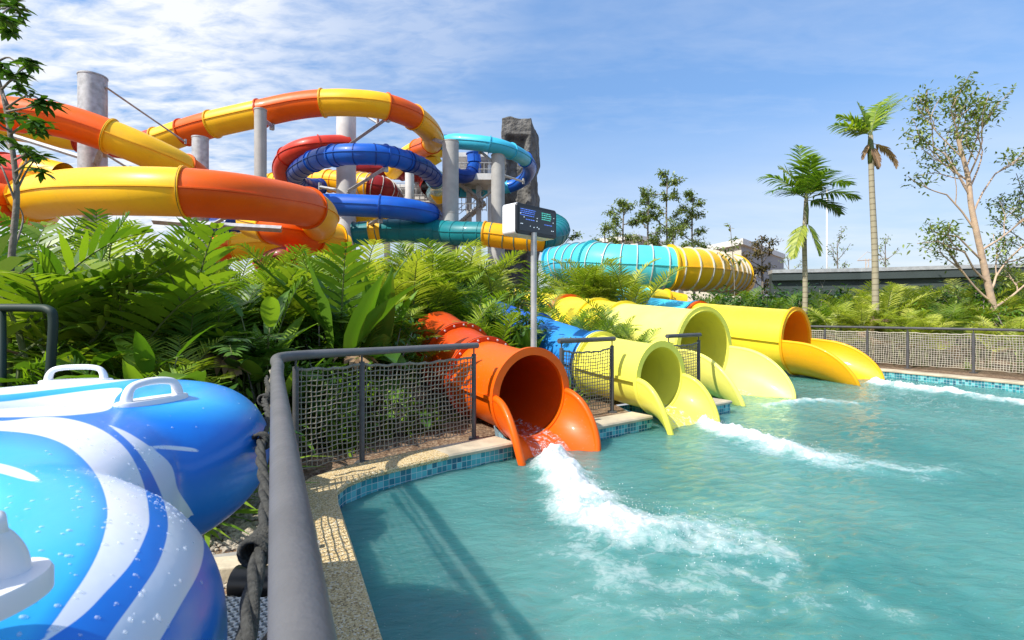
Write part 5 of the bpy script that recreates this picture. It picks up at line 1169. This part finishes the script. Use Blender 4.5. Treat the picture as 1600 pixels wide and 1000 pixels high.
# far rows first: dense wall of foliage
for (d, n, x0, x1, pyA, kinds, w) in (
    (9.8, 9, -30, 300, (325, 362), ('arecaF', 'arecaD', 'arecaA', 'heliD'), W1),
    (9.5, 8, 290, 560, (368, 412), ('arecaD', 'arecaC', 'arecaA', 'arecaB'), W1),
    (7.4, 8, -60, 290, (345, 385), ('arecaF', 'fishtail', 'arecaC', 'fishtailB', 'heliD'), W1),
    (7.2, 10, 280, 540, (378, 430), ('arecaF', 'fishtail', 'heliD', 'arecaB', 'arecaC', 'fishtailB'), W1),
    (5.6, 22, -80, 440, (395, 450), ('fishtail', 'arecaC', 'heliD', 'arecaF', 'heliA', 'arecaB', 'heliD'), W1),
    (4.6, 14, -90, 400, (480, 530), ('heliB', 'heliD', 'arecaF', 'heliA', 'arecaD', 'heliD', 'fishtail'), W1),
    (3.8, 16, -100, 395, (535, 575), ('heliB', 'taroB', 'strapA', 'heliB', 'taroB', 'arecaA', 'strapB'), W1),
    (11.5, 7, 540, 700, (375, 400), ('arecaC', 'arecaB', 'arecaD', 'bushB'), W2),
    (9.3, 10, 440, 700, (390, 425), ('arecaE', 'arecaB', 'arecaE', 'bushB', 'arecaD'), W2),
    (7.9, 10, 410, 660, (435, 475), ('arecaA', 'bushA', 'heliA', 'arecaD', 'bushB'), W2),
    (6.8, 9, 400, 610, (480, 520), ('bushA', 'heliB', 'taroB', 'arecaA', 'bushC'), W2),
    (6.0, 8, 380, 560, (530, 580), ('strapA', 'taroB', 'bushC', 'strapB', 'heliB'), W2),
    (15.5, 7, 690, 880, (372, 400), ('arecaD', 'arecaC', 'bushB', 'arecaB'), W3),
    (12.3, 8, 690, 840, (380, 415), ('arecaE', 'arecaB', 'arecaE', 'arecaD'), W3),
    (10.0, 6, 700, 800, (415, 455), ('arecaC', 'bushB', 'arecaA'), W3),
    (19.0, 7, 860, 1000, (400, 430), ('arecaD', 'arecaB', 'bushB', 'arecaC'), W4),
    (16.5, 8, 855, 985, (398, 430), ('arecaE', 'arecaB', 'arecaE'), W4),
    (13.6, 5, 850, 950, (405, 430), ('arecaE', 'arecaB', 'arecaC'), W4),
    (22.5, 9, 1060, 1260, (435, 452), ('bushB', 'arecaC', 'bushB', 'arecaD'), W5),
    (20.0, 9, 1090, 1270, (446, 462), ('arecaC', 'arecaA', 'bushB', 'bushA'), W5),
    (20.5, 13, 1270, 1640, (420, 448), ('arecaD', 'arecaE', 'bushB', 'arecaE'), W6),
    (18.2, 13, 1265, 1660, (440, 468), ('arecaE', 'arecaD', 'arecaE', 'arecaA'), W6),
    (16.6, 12, 1300, 1700, (465, 495), ('arecaE', 'arecaD', 'bushC', 'arecaE'), W6)):
    for k in range(n):
        px = x0+(x1-x0)*(k+.5)/n+rnd.uniform(-.35, .35)*(x1-x0)/n; dd = d*rnd.uniform(.95, 1.05); py = rnd.uniform(*pyA)
        put(rnd.choice(kinds), px, dd, max(.3, top_z(px, dd, py)), w)
# individual eye-catching plants
put('fishtail', 130, 4.9, 2.55, W1, rz=.6); put('arecaF', 30, 6.4, 2.9, W1); put('heliD', 95, 5.6, 2.5, W1); put('arecaC', 190, 8.2, 3.3, W1); put('fishtailB', 60, 4.6, 2.35, W1, rz=2); put('fishtail', 235, 5.6, 2.15, W1, rz=2.2); put('fishtailB', 300, 6.2, 2.5, W1, rz=4.4)
put('fishtailB', 385, 7.0, 2.35, W1, rz=1.2); put('arecaC', 480, 8.0, 2.75, W1, rz=.4); put('arecaA', 430, 7.4, 2.2, W1, rz=3)
put('arecaD', 670, 11.0, 3.35, W2, rz=.3); put('arecaD', 735, 11.6, 3.0, W3, rz=1.3); put('arecaC', 782, 11.8, 3.35, W3, rz=2.6); put('arecaB', 610, 10.2, 2.8, W2)
put('banana', 540, 6.5, 2.35, W2, rz=.7); put('banana', 588, 7.1, 2.2, W2, rz=2.4); put('banana', 655, 7.9, 1.45, W2, rz=5.3); put('banana', 818, 9.0, 1.35, W3, rz=2.0)
put('arecaB', 905, 17.0, 3.4, W4, rz=2); put('arecaD', 965, 18.5, 3.1, W4, rz=4)
for (x, y, k, h) in ((1.55, 9.7, 'arecaA', 1.55), (1.9, 10.35, 'arecaC', 1.75), (2.15, 10.9, 'arecaB', 1.9), (1.25, 10.6, 'arecaA', 1.8), (2.5, 10.1, 'arecaA', 1.35), (2.9, 10.35, 'bushC', .8), (.9, 11.6, 'arecaC', 1.9), (1.55, 9.2, 'strapA', .5), (1.0, 8.6, 'strapB', .45),
                     (.15, 8.7, 'heliB', 1.2), (-.1, 9.4, 'arecaA', 1.7), (.45, 8.3, 'taroB', .55), (-.5, 8.9, 'arecaC', 2.0)):
    nat = {'arecaA': 2.3, 'arecaB': 2.2, 'arecaC': 2.4, 'bushC': 1.05, 'strapA': .55, 'strapB': .5, 'heliB': 1.55, 'taroB': .75}[k]
    fam = [q for q in LB if k.startswith(q)][0]; lb, cat = LB[fam]
    place(k, x, y, h/nat, rnd.uniform(0, 6.3), lb.format(w='between the blue and yellow slides'), cat, 'plants between the slides, '+fam)
# low planting right behind the nets
for k in range(9):
    q = k/8; x = -1.62+q*1.0; y = 5.15+q*1.05; x += -.61*rnd.uniform(.45, .85); y += .79*rnd.uniform(.45, .85)
    kd = ('strapA', 'bushC', 'strapB', 'taroB')[k % 4]; fam = [f_ for f_ in LB if kd.startswith(f_)][0]
    place(kd, x, y, rnd.uniform(.55, .8), rnd.uniform(0, 6.3), LB[fam][0].format(w='just behind the near net'), LB[fam][1], 'low plants behind the near net, '+fam)
for i in range(len(FP)-2):
    a, b2 = Vector(FP[i]), Vector(FP[i+1]); d_ = (b2-a).normalized(); n_ = Vector((-d_.y, d_.x)) if Vector((-d_.y, d_.x)).y > 0 else Vector((d_.y, -d_.x)); L_ = (b2-a).length
    for k in range(max(2, int(L_/.55))):
        for off, kd, s1 in ((rnd.uniform(.8, 1.1), rnd.choice(('bushC', 'strapB', 'arecaE')), .62), (rnd.uniform(1.5, 2.1), rnd.choice(('arecaE', 'arecaD', 'arecaE')), .66)):
            p = a+d_*(L_*(k+rnd.random())/max(2, int(L_/.55)))+n_*off; fam = [f_ for f_ in LB if kd.startswith(f_)][0]
            place(kd, p.x, p.y, s1*rnd.uniform(.85, 1.15)*(1 if kd != 'bushC' else 1.3), rnd.uniform(0, 6.3), LB[fam][0].format(w='just behind the far net'), LB[fam][1], 'plants just behind the far net, '+fam)
for k in protos:
    if not used.get(k): place(k, -6, 9, 1, 0, LB[[q for q in LB if k.startswith(q)][0]][0].format(w=W1), LB[[q for q in LB if k.startswith(q)][0]][1], {'areca': 'fine leaved palm shrubs', 'fishtail': 'broad leaflet palm shrubs', 'heli': 'paddle leaved clumps', 'taro': 'heart leaved plants', 'strap': 'strap leaved tufts', 'bush': 'small leaved bushes', 'banana': 'banana plants'}[[q for q in LB if k.startswith(q)][0]]+' '+W1)
# yellow-green ground cover inside the far fence
# ------------------------------------------------------------------ trees
def grow(g, lf, p, d, L, r_, depth, rnd, spread, leaf, up=.12, kids=(2, 3), nseg=4, lpt=14, ls=.12, shrink=.72, tipr=.35):
    P = [p.copy()]; q = p.copy(); dd = d.normalized()
    for i in range(nseg):
        dd = (dd+Vector((rnd.uniform(-.16, .16), rnd.uniform(-.16, .16), rnd.uniform(-.08, .12)+up*.3))).normalized(); q = q+dd*(L/nseg); P.append(q.copy())
    g.tube(P, [r_*(1-.35*i/nseg) for i in range(nseg+1)], 7 if r_ > .03 else 4, caps=False)
    if depth == 0 or r_ < .004:
        for k in range(lpt):
            f = rnd.random(); i = min(nseg-1, int(f*nseg)); pp = P[i].lerp(P[i+1], f*nseg-i)+Vector((rnd.gauss(0, tipr*.35), rnd.gauss(0, tipr*.35), rnd.gauss(0, tipr*.25)))
            leafstrip(lf, pp, Vector((rnd.uniform(-1, 1), rnd.uniform(-1, 1), rnd.uniform(-.7, .6))), Vector((rnd.uniform(-.6, .6), rnd.uniform(-.6, .6), 1)), ls*rnd.uniform(.7, 1.3), ls*.45, .4, 2, rnd.random())
        return
    n = rnd.randint(*kids)
    for k in range(n):
        f = rnd.uniform(.45, 1) if k else 1.0; i = min(nseg-1, int(f*nseg)); pp = P[i].lerp(P[i+1], min(1, f*nseg-i)); az = rnd.uniform(0, 6.3)
        side = dd.orthogonal().normalized(); side = Matrix.Rotation(az, 3, dd)@side
        nd = (dd+side*spread*rnd.uniform(.5, 1.2)+Vector((0, 0, up))).normalized()
        grow(g, lf, pp, nd, L*shrink*rnd.uniform(.8, 1.15), r_*(.62 if k else .7), depth-1, rnd, spread, leaf, up, kids, nseg, lpt, ls, shrink, tipr)
def tree(base, trunk_pts, r0, limbs, label, seed, mat='treeleaf', bark='barkgrey', lpt=14, ls=.14, depth=2, spread=.6, up=.12, kids=(2, 3), cat='tree', group=None, tipr=.35, name='tree', shrink=.72):
    rnd = random.Random(seed); root = empty(name, base, label, cat, group); g = MB(); lf = MB(); base = Vector(base)
    T = crom([base+Vector(p) for p in trunk_pts], 5); k = len(T); rs = [r0*(1-.62*i/(k-1)) for i in range(k)]; g.tube(T, rs, 12)
    for (f, az, el, L, rr) in limbs:
        i = min(k-2, int(f*(k-1))); p = T[i].lerp(T[i+1], f*(k-1)-i); d = Vector((math.cos(az)*math.cos(el), math.sin(az)*math.cos(el), math.sin(el)))
        grow(g, lf, p, d, L, rr, depth, rnd, spread, None, up, kids, 4, lpt, ls, shrink, tipr)
    g.build('trunk', M[bark], root, smooth=True); lf.build('crown', M[mat], root); return root
PI = math.pi
# right: tall sparse tree with salmon trunk
D = 17.5
def rel(px, py, d=D, b_=(1570, 505)): return ((px-b_[0])/F*d, 0, (b_[1]-py)/F*d)
bx, bz = xat(1570, D), 0
r3 = random.Random(5); lim = []
for (f, az, el, L) in [(.30, PI*.95, .75, 1.5), (.36, PI*1.02, .45, 1.5), (.42, PI*.97, .6, 1.3), (.33, .2, .8, 1.5), (.45, .0, .5, 1.3), (.50, PI*.9, 1.0, 1.6), (.55, .1, 1.0, 1.7), (.62, PI*1.05, .9, 1.7), (.66, -.1, 1.1, 1.5), (.70, PI*.85, .7, 1.5), (.76, .3, .9, 1.4), (.62, 1.5, 1.0, 1.4), (.72, -1.5, .9, 1.2), (.80, PI, .7, 1.5), (.86, .2, 1.0, 1.1), (.90, PI*1.1, 1.0, 1.1), (.97, .5, 1.2, .8), (.24, PI*.9, .5, 1.1), (.28, .0, .5, 1.4)]:
    lim.append((f, az+r3.uniform(-.3, .3), el, L, .042*(1.1-.5*f)))
tree((bx, D, 0), [(0, 0, -.1), rel(1567, 480), rel(1552, 425), rel(1535, 350), rel(1518, 270), rel(1513, 225), rel(1500, 175), rel(1494, 150)], .13, lim,
     'tall sparse tree with a bare salmon coloured trunk at the right', 21, 'treeleaf', 'bark', lpt=34, ls=.15, depth=2, spread=.75, up=.06, kids=(2, 3), tipr=.5, shrink=.66)
# wooden stakes round it
root = empty('tree_stake', (xat(1548, 17), 17, 0), 'wooden tree stake frame at the foot of the salmon trunk', 'tree stake'); M['wood'] = simple('weathered_wood', (.40, .27, .16), rough=.8, noise=.2)
g = MB(); g.box((xat(1552, 17), 17, .6), (.09, .09, 1.4)); g.build('stake', M['wood'], root); g = MB(); g.box((xat(1586, 17), 17, .6), (.09, .09, 1.4)); g.build('stake', M['wood'], root)
g = MB(); g.box((xat(1569, 17), 16.93, 1.2), (.95, .05, .09)); g.build('crossbar', M['wood'], root)
# tree at right edge
D2 = 18.5; tree((xat(1625, D2), D2, 0), [(0, 0, -.1), (-.1, 0, 1.5), (.05, 0, 3.0), (-.2, 0, 4.6)], .10, [(.6, PI, .9, 1.2, .04), (.75, PI*1.1, .6, 1.1, .03), (.9, PI*.9, 1.0, 1.1, .03), (.7, .2, .9, 1.1, .03), (1, PI, 1.2, 1.0, .03), (.5, PI, .5, 1.1, .03)], 'slim leafy tree cut off by the right edge', 22, lpt=20, ls=.13)
# cluster of slim trees left of the palms
for (px, py, d, sd, lb, hh, sp) in ((975, 312, 46, 31, 'small bushy tree in front of the little cream building, left of the slim group', .8, 1.5), (1014, 300, 44, 32, 'slim tree with stacked clumps, left of the tallest of the group', 1.0, 1.5), (1043, 266, 45, 33, 'tallest slim tree of the group beyond the ribbed tube', 1.0, 1.7), (1083, 300, 46, 34, 'slim tree with an open crown, right of the group', 1.0, 1.5)):
    zt = CZ+(492-py)/F*d; limbs = []
    r3 = random.Random(sd)
    for q in range(13): limbs.append((.42+.57*q/12, q*2.4+r3.uniform(-.4, .4), r3.uniform(.15, .7), sp*r3.uniform(.45, 1.0)*(1.15-.5*q/12), .05))
    tree((xat(px, d), d, 0), [(0, 0, -.1), (.1, 0, zt*.35), (-.1, 0, zt*.7), (0, 0, zt-.5)], .13, limbs, lb, sd, 'treeleaf', 'barkgrey', lpt=46, ls=.27, depth=1, spread=.7, up=.05, kids=(3, 4), tipr=.55, group='slim trees beyond the ribbed tube')
for (px, py, d, sd, lb) in ((945, 352, 40, 35, 'short round tree left of the slim tree group'), (1052, 352, 42, 36, 'low bushy tree between the slim trunks'), (880, 372, 40, 37, 'small tree top behind the teal bend')):
    zt = CZ+(492-py)/F*d; r3 = random.Random(sd)
    tree((xat(px, d), d, 0), [(0, 0, -.1), (.1, 0, zt*.4), (0, 0, zt-.6)], .10, [(.5+.5*q/8, q*2.4, r3.uniform(.1, .9), r3.uniform(.6, 1.1), .04) for q in range(9)], lb, sd, 'treeleaf', 'barkgrey', lpt=40, ls=.25, depth=1, spread=.7, up=.05, kids=(2, 4), tipr=.5)
# sapling with a few large leaves
d = 24; zt = CZ+(492-345)/F*d
tree((xat(1146, d), d, 0), [(0, 0, -.1), (.05, 0, zt*.5), (-.15, 0, zt-.2)], .035, [(.97, 2.6, .9, .3, .02), (.8, .2, .4, .7, .018), (.78, PI, .2, .8, .018), (.66, .3, .3, .6, .018), (.7, PI*1.1, .5, .5, .018), (.85, 0, .8, .4, .015)], 'thin sapling with a few drooping leaf whorls before the cream building', 41, 'treeleaf', 'barkgrey', lpt=12, ls=.24, depth=0, spread=.5, tipr=.14, name='sapling')
# reddish tree
d = 27; zt = CZ+(492-368)/F*d; r3 = random.Random(9)
tree((xat(1190, d), d, 0), [(0, 0, -.1), (.05, 0, zt*.5), (0, 0, zt-.5)], .09, [(.35+.65*q/15, q*2.4, r3.uniform(.1, .9), r3.uniform(.35, .75), .03) for q in range(16)], 'small tree with rusty red and green leaves beside the cream building', 42, 'treeleaf2', 'barkgrey', lpt=34, ls=.17, depth=1, spread=.7, kids=(2, 3), tipr=.34)
# small pale trees on the skyline
for (px, py, d, sd, lb) in ((1308, 372, 34, 51, 'thin pale tree on the skyline between the two palms'), (1383, 372, 34, 52, 'thin tree on the skyline just right of the taller palm'), (1232, 400, 40, 53, 'tiny tree top left of the shorter palm')):
    zt = CZ+(492-py)/F*d; r3 = random.Random(sd)
    tree((xat(px, d), d, 0), [(0, 0, -.1), (.05, 0, zt*.5), (0, 0, zt-.4)], .07, [(.5+.5*q/8, q*2.4, r3.uniform(.5, 1.1), r3.uniform(.5, .9), .025) for q in range(9)], lb, sd, 'treeleaf', 'barkgrey', lpt=9, ls=.17, depth=1, spread=.5, tipr=.35)
# bare whitish sapling in front of the dark wall
d = 18.5; tree((xat(1282, d), d, 0), [(0, 0, -.1), (0, 0, 1.2), (.05, 0, 2.2)], .03, [(.5, PI, .9, .5, .014), (.6, 0, .9, .5, .014), (.75, PI, 1, .45, .012), (.85, 0, 1, .4, .012), (1, 1, 1.4, .4, .01)], 'bare whitish sapling against the dark wall', 54, 'treeleaf', 'barkgrey', lpt=1, ls=.05, depth=1, spread=.5, name='sapling')
# ---- tall palms
def palm(base, pts, r0, fr, label, seed, extra=None):
    rnd = random.Random(seed); root = empty('palm_tree', base, label, 'palm tree', 'tall slender palms at right'); base = Vector(base)
    T = crom([base+Vector(p) for p in pts], 6); k = len(T); g = MB(); g.tube(T, [r0*(1.15-.45*i/(k-1)) for i in range(k)], 14); g.build('trunk', M['palmbark'], root, smooth=True)
    top = T[-1]
    g = MB(); g.tube([top-Vector((0, 0, .9)), top-Vector((0, 0, .4)), top+Vector((0, 0, .1))], [r0*.75, r0*.95, r0*.5], 12); g.build('crown_shaft', M['stem'], root, smooth=True)
    for (az, el, L, dr, mt, ll, z) in fr:
        g = MB(); frond(g, top+Vector((0, 0, z)), az, el, L, dr, ll*1.35, .07, 24, rnd, vbase=.5, vsp=.3, ldroop=.75 if mt != 'dry' else 1.6, vshape=.4, start=.16)
        g.build('frond' if mt != 'dry' else 'dead_frond', [M[mt], M['stem'] if mt != 'dry' else M['dry']], root)
    return root
D = 18.0; bx = xat(1256, D)
palm((bx, D, 0), [(0, 0, -.1), (.03, 0, 1.0), (.05, 0, 2.4), (.02, 0, 4.2), (.08, 0, 5.55)], .092,
     [(1.6, 1.4, 2.0, .5, 'frond', .62, .0), (.15, .75, 1.9, 1.3, 'frond', .60, .0), (-.1, .35, 1.75, 1.0, 'frond', .55, .0), (3.0, .85, 1.8, 1.2, 'frond', .60, .0), (3.4, .45, 1.6, 1.0, 'deep', .5, 0), (-1.4, .9, 1.4, 1.2, 'frond', .55, 0), (1.2, .8, 1.5, 1.1, 'frond', .55, 0), (4.4, 1.15, 1.5, .9, 'frond', .55, 0), (.5, 1.1, 1.5, .9, 'frond', .55, 0), (2.5, 1.15, 1.5, .9, 'frondy', .55, 0), (.0, .0, 1.3, 1.1, 'deep', .5, -.05),
      (3.6, -.9, 1.5, 1.2, 'frondy', .42, -.75), (5.4, -1.2, 1.3, .5, 'frondy', .38, -.75)],
     'shorter palm with a broad dark fan of fronds and one yellowing skirt', 61)
root_ = at(1262, 364, 18)
D = 16.5; bx = xat(1368, D)
palm((bx, D, 0), [(0, 0, -.1), (0, 0, 1.2), (-.02, 0, 3.4), (-.12, 0, 5.6), (-.16, 0, 7.25)], .10,
     [(.35, 1.05, 1.8, .45, 'frond', .45, .0), (.2, .9, 1.9, .5, 'frondy', .42, .05), (.6, 1.15, 1.4, .5, 'frond', .4, .0), (3.0, .55, 1.25, .7, 'frond', .42, .0), (3.3, .35, 1.1, .8, 'frondy', .38, .0), (2.7, .9, 1.2, .7, 'frond', .40, .0), (2.3, 1.3, 1.2, .3, 'frond', .4, 0), (1.6, 1.0, 1.1, .6, 'frond', .4, 0),
      (-.1, -.1, 1.2, 2.8, 'dry', .24, -.25), (3.2, -.9, .6, 1.5, 'dry', .18, -.2), (.3, -.9, .8, 1.6, 'dry', .2, -.3), (5, -1.1, .8, 1, 'dry', .22, -.3)],
     'taller slimmer palm with upswept fronds and brown dead ones hanging', 62)
root = empty('tree_stake', (bx, 15.9, 0), 'wooden stake frame at the foot of the taller palm', 'tree stake')
g = MB(); g.box((bx+.75, 15.9, .7), (.10, .10, 1.5)); g.build('stake', M['wood'], root)
g = MB(); g.box((bx-.5, 15.95, .7), (.08, .08, 1.45)); g.build('stake', M['wood'], root)
g = MB(); g.box((bx+.12, 15.8, 1.3), (1.5, .05, .08)); g.build('crossbar', M['wood'], root)
# ---- slim foreground tree at the left edge with whorled leaves
def left_tree():
    d = 4.9; rnd = random.Random(3); b_ = at(14, 560, d); root = empty('tree', (b_.x, d, 0), 'slim grey tree with whorls of dark leaves at the left edge', 'tree'); g = MB(); lf = MB()
    T = crom([(b_.x, d, -.05), at(12, 500, d), at(20, 380, d), at(26, 300, d), at(16, 210, d), at(2, 140, d), at(-25, 60, d), at(-50, -20, d)], 5)
    g.tube(T, [.034*(1-.7*i/(len(T)-1)) for i in range(len(T))], 8)
    def whorl(p, n=9, s=.13):
        for k in range(n):
            az = k*2.4; el = rnd.uniform(-.5, .5); leafstrip(lf, p+Vector((rnd.gauss(0, .01),)*3), Vector((math.cos(az), math.sin(az), math.sin(el))), Vector((rnd.uniform(-.3, .3), rnd.uniform(-.3, .3), 1)), s*rnd.uniform(.7, 1.15), s*.36, .5, 3, rnd.random()*.8)
    br = [((2, 140), (30, 112), (50, 100)), ((2, 140), (20, 125), (32, 132)), ((8, 170), (40, 150), (62, 155)), ((8, 175), (44, 168), (70, 162)), ((10, 190), (30, 182), (52, 190)), ((16, 210), (38, 196), (66, 200)), ((5, 150), (-10, 120), (5, 100)), ((-10, 100), (15, 90), (38, 115)),
          ((-25, 60), (0, 50), (10, 30)), ((-25, 60), (5, 20), (22, 8)), ((-30, 40), (0, 14), (32, 14)), ((-25, 60), (-5, 40), (14, 48)), ((25, 300), (45, 262), (62, 244)), ((24, 290), (38, 258), (45, 238)), ((22, 270), (50, 250), (60, 262)), ((26, 320), (6, 268), (-4, 250)), ((20, 240), (8, 220), (2, 216)), ((22, 250), (40, 240), (30, 228)), ((16, 205), (0, 195), (-10, 180)), ((4, 145), (14, 165), (24, 176)),
          ((18, 400), (36, 345), (28, 318)), ((14, 440), (60, 405), (80, 376)), ((10, 490), (30, 450), (36, 420))]
    for i, (a, b2, c) in enumerate(br):
        o1, o2 = rnd.uniform(-.25, .25), rnd.uniform(-.4, .4); P = crom([at(*a, d), at(*b2, d+o1), at(*c, d+o2)], 4); g.tube(P, [.012*(1-.7*k/(len(P)-1)) for k in range(len(P))], 5)
        if i < 20:
            whorl(P[-1], 11); whorl(P[-3]+Vector((0, 0, .03)), 6, .10); whorl(P[-1]+Vector((rnd.uniform(-.07, .07), rnd.uniform(-.1, .1), rnd.uniform(-.06, .06))), 8)
            if i < 12: whorl(P[-2]+Vector((rnd.uniform(-.09, .09), rnd.uniform(-.1, .1), rnd.uniform(-.08, .08))), 8)
    g.build('trunk', M['barkgrey'], root, smooth=True); lf.build('crown', M['deep'], root)
left_tree()
